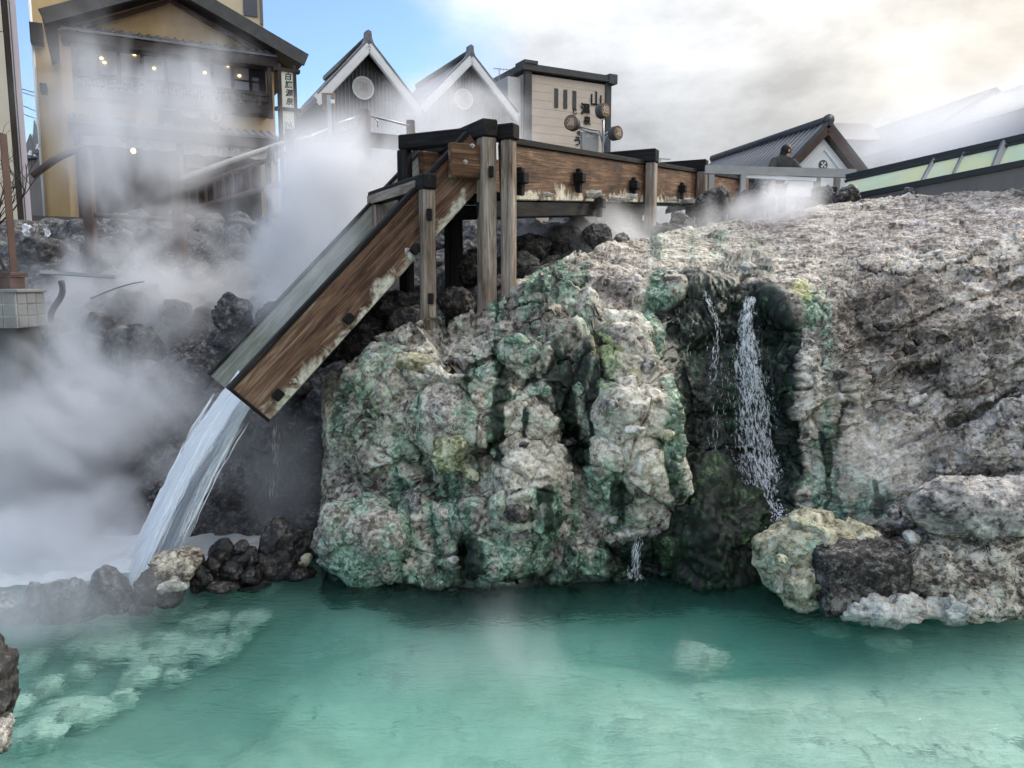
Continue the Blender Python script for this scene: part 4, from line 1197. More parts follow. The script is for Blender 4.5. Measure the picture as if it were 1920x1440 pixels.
low = cpath([(1200,985,7.8),(1192,1030,7.75),(1186,1080,7.7)], 0.06)
lf = cpath([(520,790,9.3),(516,860,9.2),(514,930,9.1)], 0.05)
fall = thing('waterfall', 'white cascade tumbling down the dark mossy alcove', 'waterfall', (0, 0, 0))
fall['kind'] = 'structure'
cascade(main, [0.07, 0.12, 0.38, 0.44, 0.36], 1500, 1, 0.012, 0.06, 0.0010, 0.0038).build('main_fall', M['drops'], fall, smooth=True)
cascade(side, [0.05, 0.08, 0.16, 0.10, 0.10], 150, 2, 0.02, 0.08, 0.0010, 0.0026).build('side_fall', M['drops'], fall, smooth=True)
cascade(thin, [0.03, 0.05, 0.1, 0.05, 0.05], 50, 3, 0.03, 0.10, 0.001, 0.003).build('side_fall', M['drops'], fall, smooth=True)
cascade(low, [0.06, 0.08, 0.08, 0.10, 0.12], 110, 4, 0.03, 0.10, 0.001, 0.003).build('side_fall', M['drops'], fall, smooth=True)
cascade(lf, [0.06, 0.08, 0.10, 0.12, 0.12], 90, 6, 0.05, 0.14, 0.001, 0.003).build('side_fall', M['drops'], fall, smooth=True)
# thin torn sheet behind the strands, and the splash at its foot
def sheet(path, widths, seed):
    nl, na = 70, 16
    pts = [np.array(p) for p in path]
    cum = np.concatenate([[0], np.cumsum([np.linalg.norm(b-a) for a, b in zip(pts, pts[1:])])])
    verts, flow = [], []
    for j in range(nl):
        s = cum[-1]*j/(nl-1)
        c = np.array([np.interp(s, cum, [p[i] for p in pts]) for i in range(3)])
        w = np.interp(j/(nl-1), [0, .15, .5, .85, 1], widths)
        for i in range(na):
            u = -1+2*i/(na-1)
            verts.append(c + np.array([u*w*0.55, 0.02 - 0.05*(1-u*u), 0])); flow.append((u*w*0.5, s, seed))
    V, Fl = np.array(verts), np.array(flow)
    V[:, 1] += 0.05*fbm(Fl*np.array([14, 5, 1]), 3, seed, mode='r')
    me = mesh_np('water_sheet', V, grid_faces(na, nl)); flow_attr(me, Fl); return me
link('water_sheet', sheet(main, [0.08, 0.14, 0.40, 0.46, 0.40], 7), M['trickle'], fall)
link('water_sheet', sheet([p_ + Vector((0.03, -0.05, 0)) for p_ in main], [0.05, 0.08, 0.24, 0.26, 0.24], 17), M['trickle'], fall)
link('water_sheet', sheet([p_ + Vector((-0.02, -0.09, 0)) for p_ in main[1:]], [0.05, 0.12, 0.30, 0.36, 0.36], 27), M['trickle'], fall)
link('water_sheet', sheet(side, [0.03, 0.04, 0.08, 0.06, 0.06], 8), M['trickle'], fall)
rs = np.random.RandomState(9); mb = MB()
for k in range(420):
    a = rs.uniform(0, 6.28); r = abs(rs.normal())*0.14; hgt = abs(rs.normal())*0.13*math.exp(-r*3)
    c = P(1458, 985, 7.98); c = c + Vector((math.cos(a)*r*0.8, math.sin(a)*r*0.6 - 0.05, hgt - 0.03))
    s = rs.uniform(0.002, 0.008)
    mb.sphere(c, (s, s, s*1.4), 6, 4)
mb.build('splash', M['drops'], fall, smooth=True)
# ------------------------------------------------------------------ ground behind the pool: rubble bank, street level
def bank_z(x, y):
    zl = np.interp(y, [8.4, 9.0, 9.6, 10.4, 11.5, 13, 15, 17, 19, 400], [-0.8, 0.1, 0.9, 1.6, 2.2, 2.95, 3.85, 4.35, 4.55, 4.6])
    zr = np.interp(y, [8.4, 9.2, 10, 11, 13, 16, 19, 400], [-0.5, 2.0, 2.85, 3.25, 3.65, 4.1, 4.45, 4.6])
    k = sstep(-1.6, -0.2, x)
    return zl*(1-k) + zr*k
def build_bank():
    xs = np.concatenate([np.linspace(-400, -14, 14), np.linspace(-13.5, 18, 190), np.linspace(18.5, 400, 14)])
    ys = np.concatenate([np.linspace(8.4, 20, 110), np.geomspace(20.5, 700, 22)])
    X, Yg = np.meshgrid(xs, ys)
    p = np.stack([X.ravel(), Yg.ravel(), 0*X.ravel()], -1)
    z = bank_z(p[:, 0], p[:, 1])
    near = sstep(19, 16, p[:, 1])
    fa, _, _ = facets(p*2.2, 201, 0.8); fb, _, _ = facets(p*5.5, 203, 0.8)
    z = z + near*(0.20*fa + 0.09*fb + 0.10*fbm(p*1.2, 3, 205))
    return mesh_np('ground', np.stack([p[:, 0], p[:, 1], z], -1), grid_faces(len(xs), len(ys)))
ground = link('ground', build_bank(), M['bankrock'])
tag(ground, 'dark rubble bank rising to the paved street behind the pool', 'ground', kind='structure')
rs = np.random.RandomState(21)
protos = [rock_mesh(400+k, (0.30, 0.26, 0.22), 4, rough=0.10, planes=10) for k in range(7)]
for me in protos: me.materials.append(M['bankrock'])
nb = 0
placed = []; heaps = {}
# rocks on the bank left of and behind the flume
while nb < 150:
    x, y = rs.uniform(-8.5, 2.2), rs.uniform(9.0, 17.0)
    if x < -0.62*y: continue
    s = rs.uniform(0.7, 1.7)
    if any((x-a)**2 + (y-b)**2 < (0.24*(s+c))**2 for a, b, c in placed): continue
    placed.append((x, y, s))
    z = float(bank_z(np.array([x]), np.array([y]))[0])
    o = bpy.data.objects.new('bank_rock', protos[nb % 7]); COL.objects.link(o)
    o.location = (x, y, z + 0.05*s); o.scale = (s, s*rs.uniform(0.8, 1.2), s*rs.uniform(0.75, 1.1))
    o.rotation_euler = (rs.uniform(-.3, .3), rs.uniform(-.3, .3), rs.uniform(0, 6.28))
    tag(o, 'dark lava rock', 'rock', 'dark rocks heaped on the bank')
    u, v = proj(o.location)
    reg = ('beside the gate post' if u < 100 else 'round the drain channel and hose' if u < 230 and v > 470 else 'below the low wall of the inn' if u < 330 and v <= 470 else 'in the steam left of the chute' if u < 470 and v > 470
           else 'under the stair railing' if u < 560 and v <= 470 else 'beside and behind the chute' if u < 720 else 'between the tall flume posts' if u < 940 else 'under the level trough')
    heaps.setdefault((reg, 'upper' if s < 1.15 else 'big'), []).append(o)
    nb += 1
for (reg, sz), v_ in heaps.items():
    adj = 'small' if sz == 'upper' else 'large'
    if len(v_) > 1: number_row(v_, adj + ' dark rock, {0} ' + reg)
    else: v_[0]['label'] = 'only ' + adj + ' dark lava rock ' + reg
# single dark rocks along the crest and under the glass screen
CREST = [(1306,1374,358,424,13.4,'lava','rough black rock with pale scars below the trough posts'),(1368,1450,364,412,13.6,'lava','long black rock right of the scarred rock at the crest'),(1560,1614,350,392,13.5,'lavawet','round black rock standing in mist right of the trough end'),
         (1536,1566,352,384,13.7,'lava','small black rock beside the round black rock in the mist'),(1764,1830,322,366,13.6,'lava','rounded dark boulder under the glass screen'),(1826,1960,312,372,13.5,'lava','broad dark boulder under the glass screen at the right edge'),
         (1815,1850,340,366,13.2,'greyrock','small grey stone between the dark boulders under the glass screen'),(1684,1724,352,380,13.6,'bankrock','pale misty stone under the glass screen'),(1705,1745,366,384,13.1,'lavawet','flat black stone on the crest below the glass screen'),
         (1155,1186,438,460,11.2,'greyrock','light grey square stone below the trough'),(1030,1100,420,480,11.6,'lava','peaked dark rock below the middle of the trough'),(1090,1150,426,480,11.4,'lava','dark rock right of the peaked rock below the trough'),
         (950,1030,440,500,11.2,'lava','dark rounded rock behind the tall trough post'),(1224,1300,420,460,12.4,'bankrock','low dark rock behind the trough post at the crest'),(1250,1310,400,440,12.9,'lava','dark rock under the trough beside the scarred rock'),
         (1480,1540,372,412,14.2,'bankrock','misty dark rock between the trough end and the round rock')]
for k, (x0, x1, y0, y1, Y, m, lab) in enumerate(CREST):
    boulder('rock', lab, x0, x1, y0, y1, Y, span(x1-x0, Y)*0.8, 440+k, m, 5, (0, (k*41) % 20-10, (k*67) % 60), cat='rock', rough=0.10, grow=1.08)
for k, (x0, x1, y0, y1, Y, m, lab) in enumerate(((690,790,540,610,9.6,'lava','dark wet rock behind the near chute post'),(730,800,580,640,9.2,'bankrock','dark rock in mist beside the foot of the near chute post'),(820,890,540,600,9.5,'lava','dark round rock between the two tall posts'),
         (860,930,470,540,10.2,'lava','large dark rock behind the tall post'),(640,740,600,680,9.4,'lava','dark rock in the shade under the chute'),(480,600,560,680,10.6,'lava','black rock left of the chute above the basin'),(400,480,560,640,10.9,'bankrock','grey rock in steam left of the chute'))):
    boulder('rock', lab, x0, x1, y0, y1, Y, span(x1-x0, Y)*0.8, 470+k, m, 5, (0, (k*41) % 20-10, (k*67) % 60), cat='rock', rough=0.10, grow=1.1)
# ------------------------------------------------------------------ town behind
GZ = 4.55
def plain(name, col, rough=0.8, var=0.12, scale=3.0, spec=0.3, metal=0.0, streak=False):
    t = NT(name)
    p = t.pos('Object')
    n = t.noise(t.mapping(p, (1, 1, 0.25) if streak else (1, 1, 1)), scale, 5, 0.65)
    f = t.rng(n, 0.3, 0.7, 1-var, 1+var)
    v = t.node('ShaderNodeVectorMath', operation='SCALE'); v.inputs[0].default_value = col; t.put(v.inputs['Scale'], f)
    t.bsdf(v.outputs[0], rough, t.bump(n, 0.1, 0.01), spec, metal)
    return t.m
M['plaster'] = plain('ochre_plaster', (0.58, 0.42, 0.22), 0.9, 0.14, 1.6, streak=True)
M['plaster_pale'] = plain('pale_plaster', (0.62, 0.52, 0.36), 0.9, 0.08, 1.6, streak=True)
M['darkwood'] = plain('dark_stained_wood', (0.030, 0.022, 0.018), 0.6, 0.3, 6)
M['brownwood'] = plain('red_brown_timber', (0.072, 0.042, 0.033), 0.6, 0.25, 6)
M['tile'] = plain('grey_roof_tile', (0.16, 0.165, 0.175), 0.45, 0.2, 6)
M['tile_dark'] = plain('dark_roof_tile', (0.06, 0.062, 0.068), 0.4, 0.25, 6)
M['white'] = plain('white_paint', (0.74, 0.74, 0.73), 0.7, 0.06, 3)
M['cloth'] = plain('white_cloth', (0.78, 0.77, 0.76), 0.95, 0.05, 3)
M['ink'] = plain('black_ink', (0.012, 0.011, 0.011), 0.7, 0.1)
M['signpanel'] = plain('cream_sign_panel', (0.72, 0.70, 0.58), 0.6, 0.05, 2)
M['boardcream'] = plain('cream_boards', (0.62, 0.52, 0.42), 0.8, 0.06, 2.5)
M['charcoal'] = plain('charcoal_frame', (0.075, 0.075, 0.072), 0.7, 0.2, 4)
M['corrug'] = plain('corrugated_grey', (0.07, 0.072, 0.076), 0.55, 0.12, 3)
M['panelwall'] = plain('pale_wall_panel', (0.56, 0.52, 0.43), 0.8, 0.06, 1.2)
M['concrete'] = plain('old_concrete', (0.19, 0.175, 0.16), 0.9, 0.2, 1.5, streak=True)
M['pinkwall'] = plain('pale_mauve_wall', (0.55, 0.48, 0.52), 0.85, 0.06, 2)
M['snow'] = plain('thin_snow', (0.80, 0.82, 0.86), 0.9, 0.05, 4)
M['roofgrey'] = plain('metal_roof', (0.22, 0.20, 0.19), 0.5, 0.12, 2)
M['hallwall'] = plain('hall_wall', (0.60, 0.58, 0.55), 0.85, 0.06, 2)
M['blackmetal'] = plain('black_metal', (0.015, 0.016, 0.018), 0.4, 0.2, 4)
M['greymetal'] = plain('grey_metal', (0.33, 0.33, 0.34), 0.4, 0.1, 4, metal=0.6)
M['drumface'] = plain('wooden_lamp_face', (0.20, 0.125, 0.08), 0.7, 0.25, 14)
M['paper'] = plain('white_notice', (0.75, 0.75, 0.74), 0.9, 0.05, 6)
M['stonetile'] = plain('grey_stone_tile', (0.20, 0.20, 0.195), 0.8, 0.15, 5)
M['mortar'] = plain('pale_mortar', (0.42, 0.42, 0.40), 0.9, 0.1, 5)
M['greybeam'] = plain('grey_beam', (0.36, 0.35, 0.33), 0.7, 0.12, 3)
M['branch'] = plain('bare_branch', (0.05, 0.038, 0.032), 0.9, 0.2, 9)
M['hose'] = plain('grey_hose', (0.12, 0.125, 0.13), 0.5, 0.1, 9)
t = NT('window_glass'); t.bsdf((0.045, 0.055, 0.075), 0.08, spec=0.8); M['glass'] = t.m
t = NT('pale_blind'); t.bsdf((0.33, 0.36, 0.42), 0.6); M['blind'] = t.m
t = NT('frosted_glass')
n = t.noise(t.pos('Object'), 0.7, 3, 0.5)
c = t.ramp(n, [(0.35, (0.70, 0.84, 0.72)), (0.55, (0.84, 0.86, 0.60)), (0.7, (0.82, 0.90, 0.82))])
b = t.bsdf(c, 0.18, spec=0.6)
tl = t.node('ShaderNodeBsdfTranslucent'); t.put(tl.inputs['Color'], c)
mxs = t.node('ShaderNodeMixShader'); mxs.inputs[0].default_value = 0.5
t.put(mxs.inputs[1], b.outputs[0]); t.put(mxs.inputs[2], tl.outputs[0]); t.l.new(mxs.outputs[0], t.out.inputs['Surface'])
M['frosted'] = t.m
def emis(name, col, s):
    t = NT(name); e = t.node('ShaderNodeEmission'); e.inputs['Color'].default_value = (*col, 1); e.inputs['Strength'].default_value = s
    t.l.new(e.outputs[0], t.out.inputs['Surface']); return t.m
M['lamp'] = emis('warm_lamp', (1.0, 0.62, 0.22), 3.0)

class Fac:
    """vertical facade plane; local x along it (to the right), local y into the building, local z up from the ground"""
    def __init__(s, px, Y, d, gz=GZ):
        s.d = Vector((d[0], d[1], 0)).normalized(); s.n = Vector((-s.d.y, s.d.x, 0)); s.gz = gz
        o = P(px, 400, Y); s.o = Vector((o.x, o.y, gz)); s.rz = math.atan2(s.d.y, s.d.x)
    def L(s, px, py, off=0.0):
        r = Vector(ray(px, py)); c = Vector((0, 0, CAMZ))
        o = s.o + s.n*off
        k = (o - c).dot(s.n) / r.dot(s.n)
        w = c + r*k - s.o
        return w.dot(s.d), w.z
def text(body, size, mat, parent, loc, rot=(R(90), 0, 0), name='lettering', depth=0.01, sx=1.0, shear=0.0, bold=0.0):
    cu = bpy.data.curves.new('lettering', 'FONT'); cu.body = body; cu.size = size
    cu.align_x = 'CENTER'; cu.align_y = 'CENTER'; cu.extrude = depth; cu.shear = shear; cu.offset = bold; cu.resolution_u = 3
    ob = bpy.data.objects.new('tmp', cu); COL.objects.link(ob)
    dg = bpy.context.evaluated_depsgraph_get()
    me = bpy.data.meshes.new_from_object(ob.evaluated_get(dg))
    bpy.data.objects.remove(ob); bpy.data.curves.remove(cu)
    me.materials.clear()
    o = link(name, me, mat, parent); o.location = loc; o.rotation_euler = rot; o.scale = (sx, 1, 1)
    return o
def pbox(name, fac, parent, px0, py0, px1, py1, d0, d1, mat, off=None, bevel=0.0, label=None):
    """box on a facade between two photo corners, from depth d0 to d1 (negative = towards the camera)"""
    q = d0 if off is None else off
    s0, z0 = fac.L(px0, py0, q); s1, z1 = fac.L(px1, py1, q)
    mb = MB(); mb.box(min(s0, s1), max(s0, s1), d0, d1, min(z0, z1), max(z0, z1))
    return mb.build(name, M[mat], parent, bevel=bevel, label=label)
def pent_eave(fac, parent, pxa, pya, pxb, pyb, proj_, step, rise=0.28):
    """small tiled eave: slab, fascia and a row of tiles"""
    s0, z0 = fac.L(pxa, pya, -proj_); s1, z1 = fac.L(pxb, pyb, -proj_)
    z = (z0+z1)/2
    mb = MB(); mb.hexa([(s0, -proj_, z-0.06), (s1, -proj_, z-0.06), (s1, 0, z+rise-0.06), (s0, 0, z+rise-0.06), (s0, -proj_, z), (s1, -proj_, z), (s1, 0, z+rise), (s0, 0, z+rise)])
    mb.build('eave', M['tile'], parent)
    mb = MB(); mb.box(s0, s1, -proj_+0.05, -proj_+0.13, z-0.36, z-0.063); mb.build('fascia', M['darkwood'], parent)
    mb = MB(); mb.box(s0, s1, -proj_+0.13, 0.0, z-0.34, z-0.30); mb.build('soffit', M['darkwood'], parent)
    L = math.hypot(proj_, rise)
    tm = MB(); n = 6
    vs = []
    a = math.atan2(rise, proj_)
    for e in (0, 1):
        for k in range(n+1):
            th = math.pi*k/n
            vs.append((0.058*math.cos(th), e*L*math.cos(a), 0.058*math.sin(th)*1.0 + e*L*math.sin(a)))
    for k in range(n+1): vs.append((vs[k][0]*0.7, 0.0, vs[k][2]*0.7))
    fs = [(k, k+1, n+2+k, n+1+k) for k in range(n)] + [(k+1, k, 2*n+2+k, 2*n+3+k) for k in range(n)]
    tm.add(vs, fs); first = tm.build('roof_tile', M['tile'], parent, smooth=True)
    cnt = int((s1-s0)/step)
    first.location = (s0+step*0.5, -proj_, z)
    for k in range(1, cnt):
        o = bpy.data.objects.new('roof_tile', first.data); COL.objects.link(o); o.parent = parent
        o.location = (s0+step*(k+0.5), -proj_, z)
    return s0, s1, z
# ---- the inn
D_IN = (0.885, 0.466)
fi = Fac(128, 24.0, D_IN)
inn = thing('inn', 'ochre plastered inn with balcony, tiled eaves and hanging cloth', 'building', fi.o, fi.rz)
sL, _ = fi.L(126, 300); sR, _ = fi.L(519, 300)
_, zTop = fi.L(300, 30)
_, zE1 = fi.L(118, 60); zE1 = fi.L(320, 70)[1]
aS, aZ = fi.L(340, -49)
el, elz = fi.L(78, 25, -0.9); er, erz = fi.L(572, 83, -0.9)
zb = fi.L(320, 200)[1]
zeave = elz - 0.1
# wall with a real opening for the balcony windows
w0, wz1 = fi.L(143, 88); w1, wz0 = fi.L(500, 172)
_, wzt = fi.L(320, 98); _, wzb = fi.L(320, 168)
mb = MB(); mb.box(sL, w0, 0, 0.25, 0, zeave); mb.build('wall', M['plaster'], inn)
mb = MB(); mb.box(w1, sR, 0, 0.25, 0, zeave); mb.build('wall', M['plaster'], inn)
mb = MB(); mb.box(w0, w1, 0, 0.25, fi.L(320, 262)[1], wzb-0.55); mb.build('wall', M['plaster'], inn)
mb = MB(); mb.box(w0, w1, 0, 0.25, wzt, zeave); mb.build('wall', M['plaster'], inn)
mb = MB(); mb.prism([(sL, 0.0, zeave), (sR, 0.0, zeave), ((sL+sR)/2, 0.0, zeave + (sR-sL)/2*0.44)], (0, 0.25, 0)); mb.build('gable_wall', M['plaster'], inn)
mb = MB(); mb.box(sL+0.02, sR-0.02, 3.0, 7.0, 0, zeave); mb.build('rear_wall', M['plaster'], inn)
mid_s = (sL+sR)/2
for sg, e in ((-1, el), (1, er)):
    rise = (abs(e-mid_s))*0.44
    ax = zeave + (sR-sL)/2*0.44 + 0.12
    mb = MB(); mb.prism([(mid_s, -0.95, ax), (e, -0.95, ax-rise), (e, -0.95, ax-rise+0.24), (mid_s, -0.95, ax+0.26)], (0, 8.0, 0)); mb.build('roof', M['tile_dark'], inn)
    mb = MB(); mb.bar((mid_s, -1.0, ax+0.02), (e, -1.0, ax-rise+0.02), 0.09, 0.40, (0, 0, 1)); mb.build('barge_board', M['charcoal'], inn)
    mb = MB(); mb.bar((mid_s, -0.3, ax-0.30), (e-sg*0.4, -0.3, ax-rise*0.93-0.30), 0.10, 0.12, (0, 0, 1)); mb.build('gable_trim', M['brownwood'], inn)
pent_eave(fi, inn, 113, 52, 520, 101, 0.75, 0.25)
pent_eave(fi, inn, 126, 217, 524, 262, 0.85, 0.25)
# window band
mb = MB(); mb.box(w0, w1, 0.30, 0.36, wzb-0.6, wzt+0.1); mb.build('window_backing', M['glass'], inn)
pxs = [145, 184, 224, 268, 312, 356, 398, 436, 470, 499]
for k, (a, b) in enumerate(zip(pxs, pxs[1:])):
    sa, sb = fi.L(a, 130)[0], fi.L(b, 130)[0]
    f_ = MB()
    for q in ((sa, sa+0.05, wzb-0.5, wzt), (sb-0.05, sb, wzb-0.5, wzt), (sa+0.05, sb-0.05, wzt-0.06, wzt), (sa+0.05, sb-0.05, wzb-0.5, wzb-0.44)):
        f_.box(q[0], q[1], 0.10, 0.17, q[2], q[3])
    fr_ = f_.build('window', M['brownwood'] if k not in (0, 7, 8) else M['darkwood'], inn)
    g_ = MB(); g_.box(sa+0.05, sb-0.05, 0.13, 0.145, wzb-0.44, wzt-0.06)
    g_.build('pane', M['glass'] if k in (0, 8) else M['blind'], fr_)
    if k in (0, 7, 8):
        g_ = MB(); g_.box(sa+0.05, sb-0.05, 0.115, 0.128, (wzb+wzt)/2-0.03, (wzb+wzt)/2+0.02); g_.build('glazing_bar', M['darkwood'], fr_)
for (px, py) in ((190,109),(196,117),(252,102),(289,128),(384,136),(427,123),(449,142)):
    s_, z_ = fi.L(px, py, 0.10)
    mb = MB(); mb.sphere((s_, 0.10, z_), (0.05, 0.03, 0.035), 10, 6); mb.build('ceiling_lamp', M['lamp'], inn, smooth=True)
# balcony
b0, bz1 = fi.L(140, 138, -0.55); b1, _ = fi.L(505, 170, -0.55)
rz1 = fi.L(320, 154, -0.55)[1]; rz0 = fi.L(320, 198, -0.55)[1]
mb = MB(); mb.box(b0, b1, -0.62, -0.50, rz1-0.12, rz1); mb.build('balcony_rail', M['darkwood'], inn)
mb = MB(); mb.box(b0, b1, -0.62, 0.0, rz0, rz0+0.28); mb.build('balcony_floor', M['darkwood'], inn)
mb = MB(); mb.box(b0, b1, -0.60, -0.52, rz0+0.40, rz0+0.46); mb.build('balcony_rail', M['darkwood'], inn)
mb = MB(); mb.box(b0+0.05, b1-0.05, -0.45, -0.42, rz0+0.28, rz1-0.14); mb.build('balcony_screen', M['paper'], inn)
mb = MB(); mb.box(b0+0.05, b1-0.05, -0.49, -0.455, rz0+0.46, rz1-0.22); mb.build('balcony_screen', M['darkwood'], inn)
bal = MB(); bal.box(-0.028, 0.028, -0.58, -0.54, rz0+0.28, rz1-0.12); bfirst = bal.build('baluster', M['darkwood'], inn)
nbal = 52
bfirst.location = (b0+0.15, 0, 0)
for k in range(1, nbal):
    o = bpy.data.objects.new('baluster', bfirst.data); COL.objects.link(o); o.parent = inn; o.location = (b0+0.15+(b1-b0-0.3)*k/(nbal-1), 0, 0)
for s_ in (b0-0.06, b1-0.06):
    mb = MB(); mb.box(s_, s_+0.14, -0.64, -0.48, rz0-0.1, wzt+0.05); mb.build('balcony_post', M['darkwood'], inn)
# sign board with white lettering and a round crest
pbox('sign_board', fi, inn, 297, 190, 411, 246, -0.09, -0.002, 'charcoal')
for ch, px, py, sz in (('馬', 350, 211, 0.40), ('家', 368, 215, 0.30)):
    s_, z_ = fi.L(px, py, -0.1); text(ch, sz, M['white'], inn, (s_, -0.10, z_), bold=0.006)
s_, z_ = fi.L(317, 204, -0.1); text('心の旅館', 0.10, M['white'], inn, (s_, -0.10, z_))
s_, z_ = fi.L(404, 217, -0.1)
mb = MB(); mb.disc((s_, -0.09, z_), (0, -1, 0), 0.19, 0.02, 24); cr_ = mb.build('crest', M['white'], inn)
mb = MB(); mb.prism([(s_-0.07, -0.118, z_-0.15), (s_+0.07, -0.118, z_-0.15), (s_+0.012, -0.118, z_+0.10), (s_-0.012, -0.118, z_+0.10)], (0, 0.006, 0)); mb.build('crest_mark', M['charcoal'], cr_)
# shop front under the lower eave
zn1 = fi.L(240, 262)[1]
mb = MB(); mb.box(sL+0.3, sR-0.3, 1.4, 1.5, 0, fi.L(320, 262)[1]); mb.build('shop_front', M['darkwood'], inn)
for px, w in ((149, 0.16), (337, 0.16), (503, 0.16), (430, 0.10)):
    s_, _ = fi.L(px, 330); mb = MB(); mb.box(s_-w/2, s_+w/2, -0.12, 0.06, 0, fi.L(px, 256)[1]); mb.build('column', M['darkwood'], inn)
pbox('wall_panel', fi, inn, 348, 293, 385, 315, 0.3, 0.4, 'plaster_pale'); pbox('wall_panel', fi, inn, 505, 300, 520, 430, 0.05, 0.1, 'plaster_pale')
pbox('lattice', fi, inn, 342, 320, 390, 345, 0.15, 0.25, 'brownwood')
for (pa, pb_) in (((154, 247), (331, 288)), ((343, 264), (501, 305))):
    s0, zt = fi.L(pa[0], pa[1], -0.3); s1, zb_ = fi.L(pb_[0], pb_[1], -0.3)
    zt2 = fi.L(pb_[0], pb_[1]-17, -0.3)[1]
    zt = (zt + zt2)/2
    n = 40; V = []; Fq = []
    for j in (0, 1):
        for i in range(n+1):
            u = i/n; V.append((s0+(s1-s0)*u, -0.3+0.02*math.sin(u*40)+0.015*math.sin(u*93), zt - j*(0.30+0.02*math.sin(u*31))))
    for i in range(n): Fq.append((i, i+1, n+2+i, n+1+i))
    mb = MB(); mb.add(V, Fq); co = mb.build('hanging_cloth', M['cloth'], None)
    co.location = fi.o; co.rotation_euler = (0, 0, fi.rz)
    right = pa[0] > 300
    tag(co, 'right white cloth banner with dark characters under the inn eave' if right else 'left white cloth banner hung under the inn eave', 'banner', 'cloth banners of the inn')
    for ch, px, py in ((('お', 433, 277), ('宿', 453, 278), ('の', 412, 275)) if right else (('ゆ', 232, 263), ('や', 256, 265), ('ど', 281, 267))):
        s_, z_ = fi.L(px, py, -0.34); text(ch, 0.24, M['ink'], co, (s_, -0.335, z_), depth=0.002, sx=0.8)
s_, z_ = fi.L(250, 283, 0.0)
mb = MB(); mb.sphere((s_, 0.0, z_), (0.075, 0.075, 0.085), 14, 10); mb.tube([(s_, 0, z_+0.08), (s_, 0, z_+0.5)], 0.008, 5); mb.build('round_lamp', M['lamp'], inn, smooth=True)
# notices on the low wall in front of the inn
fw = Fac(128, 20.5, D_IN, 4.2)
wall_f = thing('low_wall', 'dark low wall with white notices in front of the inn', 'wall', fw.o, fw.rz)
pbox('coping', fw, wall_f, 60, 404, 480, 452, -0.2, 0.2, 'charcoal')
for (a, b, c, d) in ((165, 423, 181, 443), (193, 411, 207, 430), (229, 412, 240, 431), (326, 436, 340, 452)):
    pbox('notice', fw, wall_f, a, b, c, d, -0.26, -0.205, 'paper')
# back wing of the inn and the storey above
fb = Fac(88, 27.5, D_IN)
wing = thing('rear_wing', 'ochre rear wing seen past the left corner of the inn', 'building', fb.o, fb.rz)
s1, _ = fb.L(150, 200)
mb = MB(); mb.box(0, s1, 0, 3, 0, fb.L(90, -60)[1]); mb.build('wall', M['plaster'], wing)
mb = MB(); mb.tube([(-0.05, -0.08, 0), (-0.05, -0.08, fb.L(88, -30)[1])], 0.05, 8); mb.build('downpipe', M['white'], wing, smooth=True)
for (a, b, c, d) in ((54, 40, 82, 80), (74, 155, 88, 172)):
    pbox('eave_box', fb, wing, a, b, c, d, -0.6, -0.05, 'darkwood')
fu = Fac(80, 30.0, D_IN)
upper = thing('upper_block', 'pale upper storey rising behind the inn roof', 'building', fu.o, fu.rz)
s0, _ = fu.L(80, 0); s1, _ = fu.L(493, 20); zt = fu.L(300, -120)[1]
mb = MB(); mb.box(s0, s1, 0, 5, 0, zt); mb.build('wall', M['plaster_pale'], upper)
pbox('balcony', fu, upper, 82, -20, 330, 22, -0.8, -0.01, 'darkwood')
pbox('window', fu, upper, 455, -20, 483, 32, -0.06, -0.01, 'glass')
pbox('corner_trim', fu, upper, 486, -40, 494, 45, -0.12, -0.01, 'concrete')
# ---- vertical standing sign right of the inn
fs_ = Fac(524, 21.5, D_IN)
sign = thing('standing_sign', 'tall cream standing sign with black brush characters beside the inn', 'sign', fs_.o, fs_.rz)
sa, zt = fs_.L(524, 132); sb, zbm = fs_.L(559, 370)
zt = fs_.L(540, 132)[1]; zm = fs_.L(540, 205)[1]; zl = fs_.L(540, 350)[1]
W_ = sb - sa
mb = MB(); mb.box(sa, sb, 0, 0.12, zl, zt); mb.build('panel', M['signpanel'], sign)
for x_ in (sa-0.05, sb-0.03):
    mb = MB(); mb.box(x_, x_+0.085, -0.04, 0.15, 0, zt+0.14); mb.build('frame_post', M['darkwood'], sign)
for z_ in (zt, zm, zl):
    mb = MB(); mb.box(sa-0.14, sb+0.16, -0.05, 0.16, z_-0.04, z_+0.04); mb.build('frame_bar', M['darkwood'], sign)
for ch, px, py in (('白', 540, 144), ('旗', 541, 159), ('源', 542, 175), ('泉', 543, 191)):
    s_, z_ = fs_.L(px, py, -0.02); text(ch, 0.20, M['ink'], sign, (s_, -0.006, z_), depth=0.003, bold=0.004, shear=0.12)
for k, dx in enumerate((-6, 0, 6)):
    pts = [fs_.L(541+dx+2.5*math.sin(j*0.9+k), 241-j*3.4, -0.02) for j in range(5)]
    mb = MB(); mb.tube([(p_[0], -0.012, p_[1]) for p_ in pts], [0.004, 0.012, 0.014, 0.010, 0.003], 5); mb.build('steam_mark', M['ink'], sign, smooth=True)
for ch, px, py, sz in (('日', 537, 264, 0.28), ('う', 545, 326, 0.26), ('め', 544, 342, 0.24)):
    s_, z_ = fs_.L(px, py, -0.02); text(ch, sz, M['ink'], sign, (s_, -0.006, z_), depth=0.003, bold=0.004)
